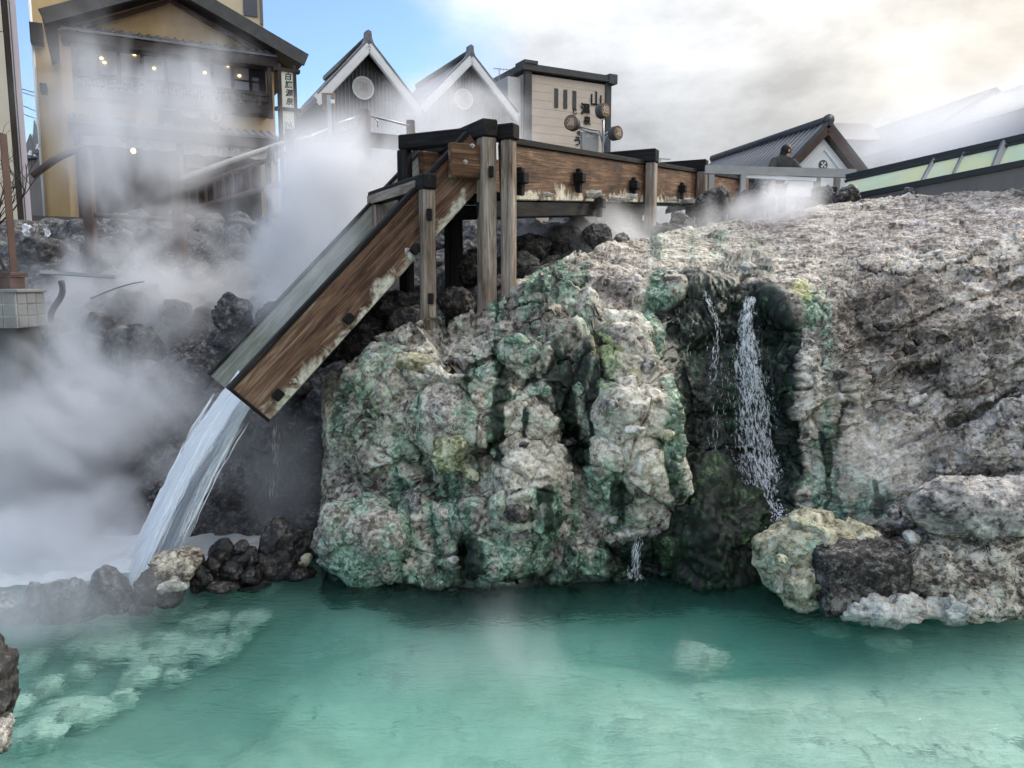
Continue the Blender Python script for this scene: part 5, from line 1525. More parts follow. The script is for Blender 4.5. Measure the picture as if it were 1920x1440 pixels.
# ---- two gabled houses
def gable_house(apex, left, right, Y, label, emblem, er, gz=GZ, ratio=1.0):
    f = Fac(left[0], Y, D_IN, gz)
    h = thing('gabled_house', label, 'house', f.o, f.rz, 'gabled houses behind the steam')
    s0, z0 = f.L(*left); s1, z1 = f.L(*right); sa_, za = f.L(*apex)
    ze = (z0+z1)/2; sm = (s0+s1)/2; w = s1-s0
    rise = za - ze
    mb = MB(); mb.box(s0+0.35, s1-0.35, 0, 6, 0, ze); mb.build('wall', M['corrug'], h)
    mb = MB(); mb.prism([(s0+0.2, 0, ze), (s1-0.2, 0, ze), (sm, 0, za-0.42)], (0, 6, 0)); mb.build('gable_wall', M['corrug'], h)
    n = int((w-0.6)/0.155)
    for k in range(n):
        x = s0+0.38+k*0.155
        top = za - 0.60 - abs(x-sm)/(w/2)*rise*1.0
        if top < 0.5: continue
        mb = MB(); mb.box(x-0.022, x+0.022, -0.05, -0.004, max(0.2, ze-3.0), top); mb.build('wall_rib', M['ribgrey'], h)
    for sg, e in ((-1, s0), (1, s1)):
        ex = e + sg*0.10; ez = ze - 0.10
        mb = MB(); mb.prism([(sm, -0.55, za-0.30), (ex, -0.55, ez-0.30), (ex, -0.55, ez-0.12), (sm, -0.55, za-0.10)], (0, 6.5, 0)); mb.build('roof', M['tile_dark'], h)
        mb = MB(); mb.bar((sm, -0.62, za-0.26), (ex, -0.62, ez-0.26), 0.10, 0.42, (0, 0, 1)); mb.build('barge_board', M['white'], h)
        mb = MB(); mb.bar((sm, -0.69, za-0.40), (ex, -0.69, ez-0.40), 0.06, 0.17, (0, 0, 1)); mb.build('barge_board', M['white'], h)
        mb = MB(); mb.bar((sm, -0.6, za-0.02), (ex, -0.6, ez-0.02), 0.16, 0.08, (0, 0, 1)); mb.build('verge_tiles', M['tile'], h)
    mb = MB(); mb.prism([(sm-0.24, -0.66, za-0.25), (sm+0.24, -0.66, za-0.25), (sm+0.13, -0.66, za+0.02), (sm+0.11, -0.66, za+0.26), (sm, -0.66, za+0.32), (sm-0.11, -0.66, za+0.26), (sm-0.13, -0.66, za+0.02)], (0, 0.3, 0)); mb.build('ridge_end', M['tile'], h)
    mb = MB(); mb.tube([(sm, -0.4, za+0.02), (sm, 6, za+0.02)], 0.13, 8); mb.build('ridge', M['tile_dark'], h, smooth=True)
    se, zem = f.L(*emblem, -0.1)
    rr = er*Y/FPX
    mb = MB(); mb.disc((se, -0.05, zem), (0, -1, 0), rr, 0.07, 32); em = mb.build('emblem', M['white'], h)
    mb = MB(); mb.disc((se, -0.115, zem), (0, -1, 0), rr*0.84, 0.012, 32); mb.build('emblem_face', M['palegrey'], em)
    text('湯', rr*0.9, M['emblemmark'], em, (se, -0.132, zem), depth=0.002)
    return h
M['ribgrey'] = plain('rib_grey', (0.16, 0.165, 0.17), 0.5, 0.1)
M['palegrey'] = plain('pale_grey_disc', (0.55, 0.54, 0.53), 0.8, 0.06)
M['emblemmark'] = plain('faded_mark', (0.40, 0.33, 0.33), 0.8, 0.1)
gable_house((680, 80), (592, 178), (772, 196), 31.0, 'nearer dark gabled house with white barge boards and round emblem', (681, 165), 21)
gable_house((868, 104), (786, 190), (955, 212), 35.0, 'farther pale gabled house fading into the steam', (869, 186), 19)
# ---- cream building with brush lettering
f = Fac(985, 37.0, D_IN)
shop = thing('cream_building', 'cream boarded building with charcoal frame and brush lettering', 'building', f.o, f.rz)
s0, zt0 = f.L(985, 137); s1, zt1 = f.L(1141, 152); zt = (zt0+zt1)/2 - 0.1
zt = f.L(1060, 148)[1]
nb_ = 22
for k in range(nb_):
    z0 = zt*k/nb_; z1 = zt*(k+1)/nb_
    mb = MB(); mb.hexa([(s0, -0.008, z0), (s1, -0.008, z0), (s1, 0.1, z0), (s0, 0.1, z0), (s0, 0.0, z1-0.004), (s1, 0.0, z1-0.004), (s1, 0.1, z1-0.004), (s0, 0.1, z1-0.004)])
    mb.build('wall_board', M['boardcream'], shop)
mb = MB(); mb.box(s0, s1, 0.102, 6, 0, zt); mb.build('wall', M['boardcream'], shop)
mb = MB(); mb.box(s0-0.06, s0+0.28, -0.12, 0.09, 0, zt+0.1); mb.build('corner_post', M['charcoal'], shop)
mb = MB(); mb.box(s1-0.20, s1+0.10, -0.12, 0.09, 0, zt+0.1); mb.build('corner_post', M['charcoal'], shop)
mb = MB(); mb.box(s0-0.25, s1+0.25, -0.25, 6.1, zt+0.1, zt+0.38); mb.build('parapet', M['charcoal'], shop)
mb = MB(); mb.box(s0-0.2, s0+0.5, -0.3, 0.6, zt+0.38, zt+0.52); mb.build('parapet_cap', M['charcoal'], shop)
mb = MB(); mb.box(s1-0.15, s1+0.32, -0.3, 0.6, zt+0.02, zt+0.46); mb.build('parapet_cap', M['charcoal'], shop)
mb = MB(); mb.box(s0-0.75, s0-0.07, 0.3, 6, 0, zt-0.15); mb.build('side_wall', M['hallwall'], shop)
for px, py in ((1043, 184), (1060, 186), (1077, 188)):
    s_, z_ = f.L(px, py, -0.03); mb = MB(); mb.box(s_-0.10, s_+0.10, -0.05, -0.024, z_-0.43, z_+0.43); mb.build('slit_window', M['charcoal'], shop)
for ch, px, py, sz, b_ in (('山', 1118, 188, 0.75, 0.012), ('温', 1098, 206, 0.55, 0.02), ('泉', 1101, 227, 0.42, 0.012), ('ん', 1126, 212, 0.55, 0.01), ('じ', 1078, 210, 0.3, 0.008), ('や', 1086, 251, 0.30, 0.01), ('う', 1083, 266, 0.48, 0.014)):
    s_, z_ = f.L(px, py, -0.05); text(ch, sz, M['ink'], shop, (s_, -0.05, z_), depth=0.01, bold=b_)
f2 = Fac(950, 40.0, D_IN)
roof2 = thing('far_roof', 'misty hipped roof left of the cream building', 'building', f2.o, f2.rz)
s0, z0 = f2.L(930, 180); s1, z1 = f2.L(975, 165); sA, zA = f2.L(962, 150)
mb = MB(); mb.box(s0, s1+1, 0, 5, 0, z0); mb.build('wall', M['hallwall'], roof2)
mb = MB(); mb.prism([(s0-0.3, -0.3, z0), (s1+1, -0.3, z0), (s1+1, -0.3, zA), (sA, -0.3, zA)], (0, 5, 0)); mb.build('roof', M['tile'], roof2)
# ---- roof antennas
def antenna(px, py, h_px, Y, label, w=24):
    top = P(px, py, Y); g = span(1, Y)
    a = thing('roof_antenna', label, 'antenna', (top.x, top.y, top.z - h_px*g))
    mb = MB(); mb.tube([(0, 0, 0), (0, 0, h_px*g)], 0.02, 6); mb.build('mast', M['greymetal'], a)
    mb = MB(); mb.tube([(-w*g*0.5, 0, h_px*g), (w*g, 0, h_px*g*0.93)], 0.015, 6); mb.build('boom', M['greymetal'], a)
    for k in range(6):
        x = -w*g*0.45 + k*w*g*0.28
        mb = MB(); mb.tube([(x, -0.18, h_px*g*(0.985-0.012*k)), (x, 0.18, h_px*g*(0.985-0.012*k))], 0.010, 5); mb.build('element', M['greymetal'], a)
antenna(936, 128, 40, 38, 'thin television antenna above the farther gabled house', 20)
antenna(1238, 297, 22, 30, 'small television antenna in the gap behind the trough post', 18)
# ---- drum lamps on a forked post
Yl = 19.0
g = span(1, Yl)
base = P(1131, 300, Yl)
lamp = thing('street_lamp', 'forked street lamp post with three round wooden drum heads', 'street lamp', (base.x, base.y, GZ))
def lp(px, py, dy=0.0):
    v = P(px, py, Yl+dy); return (v.x-base.x, v.y-base.y, v.z-GZ)
bt = lp(1131, 300)
mb = MB(); mb.tube([(0, 0, -1.0), lp(1130, 300), lp(1131, 262), lp(1131, 225)], 0.035, 10); mb.build('pole', M['greymetal'], lamp, smooth=True)
for pts in ([(1131,262),(1133,252),(1140,248),(1148,249)], [(1131,275),(1129,256),(1120,250),(1100,246),(1084,240)], [(1133,275),(1135,258),(1142,252),(1148,251)], [(1130,268),(1124,245),(1110,243),(1084,237)]):
    mb = MB(); mb.tube([lp(*q) for q in pts], 0.022, 8); mb.build('arm', M['greymetal'], lamp, smooth=True)
for (px, py, r, nx, ch) in ((1073, 231, 13.5, (-0.45, -0.89, 0.0), '湯'), (1130, 208, 13, (0.62, -0.78, 0.0), '畑'), (1154, 250, 12.5, (0.62, -0.78, 0.0), '湯')):
    c = Vector(lp(px, py)); nv = Vector(nx).normalized()
    mb = MB(); mb.disc(c - nv*0.09, nv, r*g, 0.18, 26); dr = mb.build('drum', M['charcoal'], lamp)
    mb = MB(); mb.disc(c + nv*0.092, nv, r*g*0.88, 0.012, 26); mb.build('drum_face', M['drumface'], dr)
    rz_ = math.atan2(nv.x, -nv.y)
    text(ch, r*g*1.1, M['carved'] if 'carved' in M else M['boardcream'], dr, c + nv*0.107, (R(90), 0, rz_), depth=0.003)
fl = Fac(1093, 19.0, (0.95, 0.3), GZ)
nbd = thing('notice_board', 'grey notice board with white characters below the drum lamps', 'sign', fl.o, fl.rz)
s0, z1 = fl.L(1092, 247); s1, z0 = fl.L(1122, 290)
mb = MB(); mb.box(s0, s1, 0, 0.04, z0, z1); mb.build('board', M['greybeam'], nbd)
for x_ in (s0, s1): 
    mb = MB(); mb.box(x_-0.02, x_+0.02, 0.05, 0.09, -1.0, z1); mb.build('leg', M['greymetal'], nbd)
text('湯畑', 0.12, M['white'], nbd, ((s0+s1)/2, -0.006, z1-0.08), depth=0.002)
# ---- tile roofed cottage
apx = P(1537, 238, 22.0)
rd = Vector((-1.4, 6.0, 0)); rdl = rd.length; rd.normalize()
gd = Vector((rd.y, -rd.x, 0))                 # along the gable, to the right
rzc = math.atan2(gd.y, gd.x)
cot = thing('cottage', 'small white gabled cottage with dark tiled roof and round vent', 'house', (apx.x, apx.y, GZ), rzc)
za = apx.z - GZ; wr, rise = 1.75, 1.72
for sg in (-1, 1):
    mb = MB(); mb.prism([(0, -0.3, za-0.12), (sg*wr, -0.3, za-rise-0.12), (sg*wr, -0.3, za-rise+0.02), (0, -0.3, za+0.04)], (0, rdl+0.3, 0)); mb.build('roof', M['tile_dark'], cot)
    mb = MB(); mb.bar((0, -0.36, za-0.13), (sg*wr, -0.36, za-rise-0.13), 0.10, 0.20, (0, 0, 1)); mb.build('barge_board', M['brownwood'], cot)
    mb = MB(); mb.bar((0, -0.30, za+0.07), (sg*wr, -0.30, za-rise+0.07), 0.22, 0.10, (0, 0, 1)); mb.build('verge_tiles', M['tile_dark'], cot)
ntile = 24
sl = math.atan2(rise, wr); LL = math.hypot(rise, wr)
tm = MB(); tm.tube([(0, 0, 0.05), (-LL*math.cos(sl), 0, 0.05-LL*math.sin(sl))], 0.055, 6); tf = tm.build('tile_row', M['tile'], cot, smooth=True)
tf.location = (0, 0.05, za)
for k in range(1, ntile):
    o = bpy.data.objects.new('tile_row', tf.data); COL.objects.link(o); o.parent = cot; o.location = (0, 0.05+k*rdl/ntile, za)
mb = MB(); mb.tube([(0, -0.35, za+0.10), (0, rdl, za+0.10)], 0.13, 8); mb.build('ridge', M['tile_dark'], cot, smooth=True)
mb = MB(); mb.tube([(0, -0.42, za+0.10), (0, -0.30, za+0.12)], [0.16, 0.14], 10); mb.build('ridge_end', M['tile_dark'], cot, smooth=True)
mb = MB(); mb.prism([(-wr*0.90, -0.22, za-rise*0.90-0.36), (wr*0.90, -0.22, za-rise*0.90-0.36), (0, -0.22, za-0.36)], (0, 0.3, 0)); ped = mb.build('pediment', M['white'], cot)
for sg in (-1, 1):
    mb = MB(); mb.bar((0, -0.24, za-0.62), (sg*wr*0.72, -0.24, za-0.62-rise*0.72), 0.04, 0.05, (0, 0, 1)); mb.build('moulding', M['white'], ped)
mb = MB(); mb.box(-wr*0.78, wr*0.78, 0.0, rdl-0.3, -0.5, za-rise*0.80-0.51); mb.build('wall', M['white'], cot)
vz = za - 1.05
mb = MB(); mb.disc((0.0, -0.221, vz), (0, -1, 0), 0.13, 0.03, 24); vn = mb.build('round_vent', M['charcoal'], cot)
mb = MB(); mb.disc((0, -0.252, vz), (0, -1, 0), 0.03, 0.01, 12)
for k in range(4):
    a_ = math.pi/4 + k*math.pi/2; mb.disc((0.068*math.cos(a_), -0.252, vz+0.068*math.sin(a_)), (0, -1, 0), 0.028, 0.01, 10)
mb.build('vent_opening', M['white'], vn)
# ---- hall with the long roof at the right
rA, rB = P(1575, 264, 38.0), P(1868, 162, 28.0)
hv = Vector((rB.x-rA.x, rB.y-rA.y, 0)); hl = hv.length; hv.normalize()
hn = Vector((hv.y, -hv.x, 0)); hn = hn if hn.y < 0 else -hn
hall = thing('hall', 'large misty hall with long grey roof and snow strips at the right', 'building', (rA.x, rA.y, GZ), math.atan2(hv.y, hv.x))
side_ = -1 if hn.dot(Vector((-hv.y, hv.x, 0))) < 0 else 1
zr = (rA.z + rB.z)/2 - GZ
mb = MB(); mb.prism([(0, 0, zr), (0, side_*3.2, zr-2.0), (0, side_*3.2, zr-2.2), (0, 0, zr-0.2)], (hl, 0, 0)); mb.build('roof', M['roofgrey'], hall)
mb = MB(); mb.prism([(0, 0, zr), (0, -side_*3.2, zr-2.0), (0, -side_*3.2, zr-2.2), (0, 0, zr-0.2)], (hl, 0, 0)); mb.build('roof', M['roofgrey'], hall)
mb = MB(); mb.box(-2, hl-0.3, -2.6, 2.6, 0, zr-2.2); mb.build('wall', M['hallwall'], hall)
mb = MB(); mb.prism([(hl-0.3, 0, zr-0.2), (hl-0.3, 2.6, zr-2.2), (hl-0.3, -2.6, zr-2.2)], (0.25, 0, 0)); mb.build('gable_wall', M['hallwall'], hall)
for a_, b_, u0, u1 in ((0.02, 0.42, 0.52, 0.80), (0.0, 0.16, 0.18, 0.24), (0.05, 0.33, 0.36, 0.40)):
    mb = MB(); x0, x1 = a_*hl, b_*hl
    def rp(x, u): return (x, side_*3.2*u, zr-2.0*u+0.03)
    nseg = 16; poly = [rp(x0+(x1-x0)*k/nseg, u0+0.02*math.sin(k*1.7)) for k in range(nseg+1)] + [rp(x1-(x1-x0)*k/nseg, u1+0.03*math.sin(k*2.3)) for k in range(nseg+1)]
    mb.prism(poly, (0, 0, 0.03)); mb.build('snow_strip', M['snow'], hall)
mb = MB(); mb.prism([(hl*0.42, side_*1.6, zr-1.1), (hl*0.42+1.8, side_*1.6, zr-1.1), (hl*0.42+0.9, side_*1.6, zr-0.3)], (0, side_*1.7, 0)); mb.build('dormer', M['roofgrey'], hall)
rC = P(1880, 171, 26.0)
hall2 = thing('hall_annex', 'misty grey roof block cut by the right edge', 'building', (rC.x, rC.y, GZ), math.atan2(hv.y, hv.x))
mb = MB(); mb.prism([(0, 0, rC.z-GZ), (0, 3, rC.z-GZ-1.6), (0, -3, rC.z-GZ-1.6)], (8, 0, 0)); mb.build('roof', M['roofgrey'], hall2)
mb = MB(); mb.box(0.2, 7.8, -2.6, 2.6, 0, rC.z-GZ-1.6); mb.build('wall', M['hallwall'], hall2)
# ---- glass screen on its wall
tA, tB = P(1588, 332, 15.0), P(1980, 243, 12.6)
bA, bB = P(1570, 374, 14.7), P(1980, 293, 12.3)
scr = thing('glass_screen', 'leaning frosted glass screen with black rails above the rock slope', 'screen', (0, 0, 0))
def scp(u, v): return tA.lerp(tB, u).lerp(bA.lerp(bB, u), v)
mb = MB(); mb.bar(scp(0, 0), scp(1, 0), 0.12, 0.09); mb.build('top_rail', M['blackmetal'], scr)
mb = MB(); mb.bar(scp(0, 0.20), scp(1, 0.20), 0.05, 0.045); mb.build('middle_rail', M['blackmetal'], scr)
mb = MB(); mb.bar(scp(0, 1.03), scp(1, 1.03), 0.14, 0.10); mb.build('bottom_rail', M['blackmetal'], scr)
for u0, u1 in ((0.02, 0.455), (0.475, 0.60), (0.61, 0.775), (0.805, 1.0)):
    a_, b_, c_, d_ = scp(u0, 0.24), scp(u1, 0.24), scp(u1-0.035, 0.98), scp(u0-0.035, 0.98)
    mb = MB(); mb.prism([a_, b_, c_, d_], (0, 0.015, 0)); mb.build('pane', M['frosted'], scr)
for u, w in ((0.465, 0.06), (0.605, 0.035), (0.79, 0.12)):
    mb = MB(); mb.bar(scp(u, 0.05), scp(u-0.035, 1.0), w, 0.06, (0, 1, 0)); mb.build('upright', M['greymetal'] if w > 0.05 else M['greymetal'], scr)
rw = thing('retaining_wall', 'dark stained retaining wall under the glass screen', 'wall', (0, 0, 0))
wa, wb = scp(0, 1.06), scp(1, 1.06)
mb = MB(); mb.hexa([(wa.x, wa.y, 2.5), (wb.x, wb.y, 2.5), (wb.x+0.3, wb.y+0.6, 2.5), (wa.x+0.3, wa.y+0.6, 2.5), (wa.x, wa.y, wa.z-0.03), (wb.x, wb.y, wb.z-0.03), (wb.x+0.3, wb.y+0.6, wb.z-0.03), (wa.x+0.3, wa.y+0.6, wa.z-0.03)])
mb.build('wall_body', M['concrete'], rw)
# ---- grey railing where the person leans
gr_ = thing('grey_railing', 'pale grey beam railing behind the end of the trough', 'railing', (0, 0, 0))
a_, b_ = P(1322, 318, 15.6), P(1604, 326, 15.2)
mb = MB(); mb.bar(a_, b_, 0.12, 0.16); mb.build('top_beam', M['greybeam'], gr_)
a2, b2 = P(1390, 330, 15.5), P(1530, 337, 15.3)
mb = MB(); mb.bar(a2, b2, 0.08, 0.07); mb.build('lower_rail', M['white'], gr_)
for px in (1335, 1395, 1450, 1535, 1572, 1598):
    q = P(px, 322, 15.4); mb = MB(); mb.bar((q.x, q.y+0.05, 4.0), (q.x, q.y+0.05, q.z-0.05), 0.10, 0.10, (0, 1, 0)); mb.build('post', M['greybeam'], gr_)
cap_ = P(1545, 364, 14.6)
mb = MB(); mb.box(cap_.x-0.19, cap_.x+0.19, cap_.y-0.15, cap_.y+0.15, cap_.z-0.5, cap_.z+0.12); o = mb.build('timber_block', M['wood_dark'], None, bevel=0.015)
tag(o, 'short black timber block standing at the end of the trough', 'timber')
# ------------------------------------------------------------------ left edge: tall building, bare tree, far roofs, wires
fT = Fac(41, 19.0, (0.83, 0.56))
tb = thing('tower_block', 'tall pale panelled building cut by the left edge', 'building', fT.o, fT.rz)
zT = fT.L(20, -160)[1]
M['pier'] = plain('dark_pier', (0.085, 0.07, 0.058), 0.9, 0.2, 1.5, streak=True)
zj = fT.L(8, 61)[1]
for nm, x0, x1, d0, d1, z0, z1, m in (('wall_panel', -160, 14, -0.05, 4, 0, zj-0.01, 'panelwall'), ('wall_panel', -160, 13.6, -0.05, 4, zj+0.01, zT, 'panelwall'), ('pier', 14.6, 30, 0.05, 4, 0, zT, 'pier'),
                                      ('corner_wall', 30.2, 41, 0.0, 4, 0, zT, 'pinkwall'), ('downpipe', 26, 28.5, -0.06, 0.04, 0, zT, 'greymetal')):
    mb = MB(); mb.box(fT.L(x0, 165)[0], fT.L(x1, 165)[0], d0, d1, z0, z1); mb.build(nm, M[m], tb)
for k, (x0, xa, x1, ytop, yb, Y, lab) in enumerate(((44,62,92,252,300,46,'far grey tiled house with a snow patch left of the inn'),(66,70,96,226,290,42,'far steep grey roof gable beside the inn wing'))):
    c = P(x0, yb, Y)
    h = thing('far_house', lab, 'house', (c.x, c.y, GZ))
    a, m, b = P(x0, yb, Y), P(xa, ytop, Y), P(x1, yb-6, Y)
    w = b.x-a.x
    mb = MB(); mb.box(0.1, w-0.1, 0, 4, -1, a.z-GZ); mb.build('wall', M['concrete'], h)
    mb = MB(); mb.prism([(0, -0.3, a.z-GZ), (w, -0.3, b.z-GZ), (m.x-a.x, -0.3, m.z-GZ)], (0.8, 4, 0)); mb.build('roof', M['tile'], h)
    mb = MB(); mb.prism([(w*0.30, -0.33, (a.z-GZ)+0.25), (w*0.62, -0.33, (a.z-GZ)+0.15), (w*0.58, -0.33, (a.z-GZ)+0.42), (w*0.40, -0.33, (a.z-GZ)+0.5)], (0, -0.03, 0)); mb.build('snow_patch', M['snow'], h)
for k, (ya, yb) in enumerate(((166,176),(172,184),(196,214),(212,226))):
    a, b = P(38, ya, 30+k), P(92, yb, 32+k)
    mb = MB(); mb.tube([a, a.lerp(b, .5) + Vector((0, 0, -0.06)), b], 0.018, 5)
    o = mb.build('overhead_wire', M['blackmetal']); tag(o, ['topmost','second','third','lowest'][k] + ' overhead wire in the gap left of the inn', 'wire', 'overhead wires')
rt = random.Random(4)
tree = thing('bare_tree', 'leafless thin branched tree before the building at the left edge', 'tree', P(8, 470, 12.6))
tmb, cmb = MB(), MB()
def grow(p, d, L, r, depth):
    n = 4; pts = [p]; q = p.copy(); dd_ = d.copy()
    for k in range(n):
        dd_ = (dd_ + Vector((rt.uniform(-.22, .22), rt.uniform(-.22, .22), rt.uniform(-.08, .16)))).normalized()
        q = q + dd_*L/n; pts.append(q.copy())
    (tmb if depth == 0 else cmb).tube(pts, [r*(1-0.35*k/n) for k in range(n+1)], 5)
    if depth < 4:
        for k in range(rt.choice((2, 3, 3))):
            b = pts[rt.choice((2, 3, 4))]
            nd = (dd_ + Vector((rt.uniform(-.9, .9), rt.uniform(-.6, .6), rt.uniform(-.15, .55)))).normalized()
            grow(b, nd, L*rt.uniform(0.62, 0.82), r*0.6, depth+1)
for k in range(4):
    grow(Vector((rt.uniform(-.25, .25), rt.uniform(-.1, .1), -0.3)), Vector((rt.uniform(-.35, .45), 0, 1)).normalized(), rt.uniform(0.8, 1.1), 0.026, 0)
tmb.build('trunk', M['branch'], tree); cmb.build('crown', M['branch'], tree)
# ------------------------------------------------------------------ post on a tiled plinth at the left edge
Yp = 9.6
pp = thing('gate_post', 'red brown square post on a tiled plinth at the left edge', 'post', P(15, 540, Yp))
def pv(px, py, dy=0.0):
    v = P(px, py, Yp+dy); return v - pp.location
a, b = pv(5, 250), pv(27, 512)
mb = MB(); mb.box(a.x, b.x, -0.07, 0.07, b.z, a.z); mb.build('shaft', M['brownwood'], pp, bevel=0.006)
a, b = pv(-14, 511), pv(37, 518)
mb = MB(); mb.box(a.x, b.x, -0.17, 0.17, b.z, a.z); mb.build('base_cap', M['brownwood'], pp, bevel=0.006)
a, b = pv(-10, 519), pv(34, 541)
mb = MB(); mb.box(a.x, b.x, -0.15, 0.15, b.z, a.z-0.003); mb.build('base_block', M['brownwood'], pp, bevel=0.006)
a, b = pv(-40, 542), pv(61, 548)
mb = MB(); mb.box(a.x, b.x, -0.30, 0.3, b.z, a.z); mb.build('plinth_slab', M['stonetile'], pp, bevel=0.006)
a, b = pv(-40, 548), pv(60, 613)
mb = MB(); mb.box(a.x, b.x-0.004, -0.270, 0.29, b.z, a.z-0.003); mb.build('plinth_core', M['mortar'], pp)
mb = MB(); mb.box(a.x, b.x-0.06, -0.22, 0.27, b.z-1.6, b.z-0.002); mb.build('plinth_footing', M['charcoal'], pp)
nt = 0
for i in range(4):
    for j in range(3):
        x0 = a.x + (b.x-a.x)*i/4 + 0.008; x1 = a.x + (b.x-a.x)*(i+1)/4 - 0.008
        z1 = a.z - (a.z-b.z)*j/3 - 0.010; z0 = a.z - (a.z-b.z)*(j+1)/3 + 0.006
        mb = MB(); mb.box(x0, x1, -0.284, -0.262, z0, z1); mb.build('tile', M['stonetile'], pp, bevel=0.003)
for i in range(3):
    for j in range(3):
        y0, y1 = -0.262 + 0.184*i + 0.006, -0.262 + 0.184*(i+1) - 0.006
        z1 = a.z - (a.z-b.z)*j/3 - 0.010; z0 = a.z - (a.z-b.z)*(j+1)/3 + 0.006
        mb = MB(); mb.box(b.x-0.010, b.x+0.012, y0, y1, z0, z1); mb.build('tile', M['stonetile'], pp, bevel=0.003)
# ------------------------------------------------------------------ timber railings up the bank
def vpost(name, parent, px, py0, py1, Y, w, mat, extra=0.0):
    a, b = P(px, py0, Y), P(px, py1, Y)
    mb = MB(); mb.box(a.x-w/2, a.x+w/2, a.y-w/2, a.y+w/2, b.z-extra, a.z)
    return mb.build(name, M[mat], parent, bevel=0.008)
def rail(name, parent, pts, r, mat):
    mb = MB(); mb.tube([P(*q) for q in pts], r, 8); return mb.build(name, M[mat], parent, smooth=True)
sr = thing('stair_railing', 'red brown stair railing with round handrail sloping up before the inn', 'railing', (0, 0, 0))
vpost('post', sr, 330, 290, 452, 13.8, 0.18, 'brownwood', 0.4); vpost('post', sr, 545, 243, 374, 14.6, 0.17, 'brownwood', 0.4); vpost('post', sr, 160, 278, 440, 13.6, 0.16, 'brownwood', 0.4)
rail('handrail', sr, [(336, 336, 13.75), (432, 302, 14.15), (533, 268, 14.5)], 0.048, 'greybeam')
rail('lower_rail', sr, [(340, 358, 13.8), (432, 325, 14.2), (536, 288, 14.55)], 0.04, 'brownwood')
rail('lower_rail', sr, [(340, 398, 13.8), (540, 340, 14.55)], 0.045, 'brownwood')
rail('lower_rail', sr, [(165, 402, 13.6), (328, 412, 13.75)], 0.04, 'brownwood')
rail('handrail', sr, [(60, 330, 13.3), (100, 300, 13.4), (154, 276, 13.55)], 0.055, 'brownwood')
for k in range(11):
    u = (k+0.7)/12
    vpost('baluster', sr, 340+200*u, 352-66*u, 404-58*u, 13.85+0.72*u, 0.045, 'brownwood')
for px, py in ((505, 289), (517, 285)):
    c = P(px, py, 14.40)
    mb = MB()
    mb.tube([c + Vector((0.02*math.cos(a_), -0.10*math.sin(a_), 0.16*math.cos(a_)-0.04)) for a_ in [k*0.55 for k in range(12)]], 0.022, 6)
    mb.build('rope_tie', M['darkwood'], sr, smooth=True)
ur = thing('upper_railing', 'dark timber railing with thin metal handrail before the gabled houses', 'railing', (0, 0, 0))
vpost('post', ur, 577, 247, 330, 15.2, 0.16, 'brownwood', 0.5); vpost('post', ur, 621, 226, 330, 15.8, 0.15, 'brownwood', 0.5); vpost('post', ur, 682, 206, 330, 16.4, 0.23, 'brownwood', 0.5); vpost('post', ur, 770, 226, 330, 17.2, 0.17, 'brownwood', 0.5)
rail('handrail', ur, [(552, 262, 14.7), (578, 257, 15.1), (618, 241, 15.7)], 0.028, 'greymetal')
rail('handrail', ur, [(626, 237, 15.75), (636, 230, 15.8), (674, 218, 16.3)], 0.024, 'greymetal')
rail('handrail', ur, [(692, 217, 16.4), (730, 226, 16.8), (768, 236, 17.1)], 0.024, 'greymetal')
for pts in ([(604, 246, 15.6), (603, 252, 15.6), (600, 262, 15.6)], [(664, 222, 16.2), (661, 226, 16.2), (660, 234, 16.2)], [(700, 219, 16.5), (708, 226, 16.5), (708, 238, 16.5)]):
    rail('bracket', ur, pts, 0.016, 'greymetal')
for z_ in (0, 1):
    mb = MB(); mb.bar(P(560, 285+z_*26, 15.0), P(690, 245+z_*30, 16.4), 0.06, 0.26); mb.build('rail_board', M['darkwood'], ur)
mb = MB(); mb.bar(P(690, 262, 16.4), P(770, 270, 17.1), 0.06, 0.30); mb.build('rail_board', M['darkwood'], ur)
for k in range(5):
    vpost('baluster', ur, 641+4.6*k, 240-1.6*k, 250-1.6*k, 15.95+0.05*k, 0.02, 'greymetal')
sp = thing('sign_pole', 'grey pole with brown wooden boards before the nearer gabled house', 'sign', P(621, 232, 15.8))
o_ = sp.location
mb = MB(); mb.box(-0.035, 0.035, -0.16, -0.09, -0.5, P(621, 182, 15.8).z-o_.z); mb.build('pole', M['greymetal'], sp)
for (x0, x1, y0, y1, m) in ((605, 630, 176, 194, 'drumface'), (606, 630, 195, 210, 'drumface'), (624, 631, 191, 198, 'paper')):
    a, b = P(x0, y0, 15.8)-o_, P(x1, y1, 15.8)-o_
    mb = MB(); mb.box(a.x, b.x, -0.085 if m == 'drumface' else -0.20, -0.05 if m == 'drumface' else -0.165, b.z, a.z); mb.build('board', M[m], sp, bevel=0.004)
# ------------------------------------------------------------------ pipes on the bank
Yq = 11.4
mb = MB(); mb.bar(P(78, 510, Yq), P(216, 519, Yq), 0.10, 0.055); o = mb.build('drain_channel', M['greymetal'], bevel=0.008); tag(o, 'grey drain channel lying across the rocks at the left', 'pipe')
hp = [P(114+7*math.sin(k*0.22), 526+k*3.0, 11.0) + Vector((-0.004*k, 0, 0)) for k in range(26)]
mb = MB(); mb.tube([p_ for p_ in hp for _ in (0, 1)][:-1], [0.046 if k % 2 == 0 else 0.034 for k in range(51)], 10)
o = mb.build('corrugated_hose', M['hose'], smooth=False); tag(o, 'grey corrugated hose hanging from the drain channel', 'hose')
cb_ = [P(170+x*1.0, 560 - 20*math.sin((x/100)*1.6)-x*0.12, 11.0) for x in range(0, 101, 10)]
mb = MB(); mb.tube(cb_, 0.010, 6); o = mb.build('cable', M['greymetal'], smooth=True); tag(o, 'thin pale cable curving over the rocks left of the chute', 'cable')
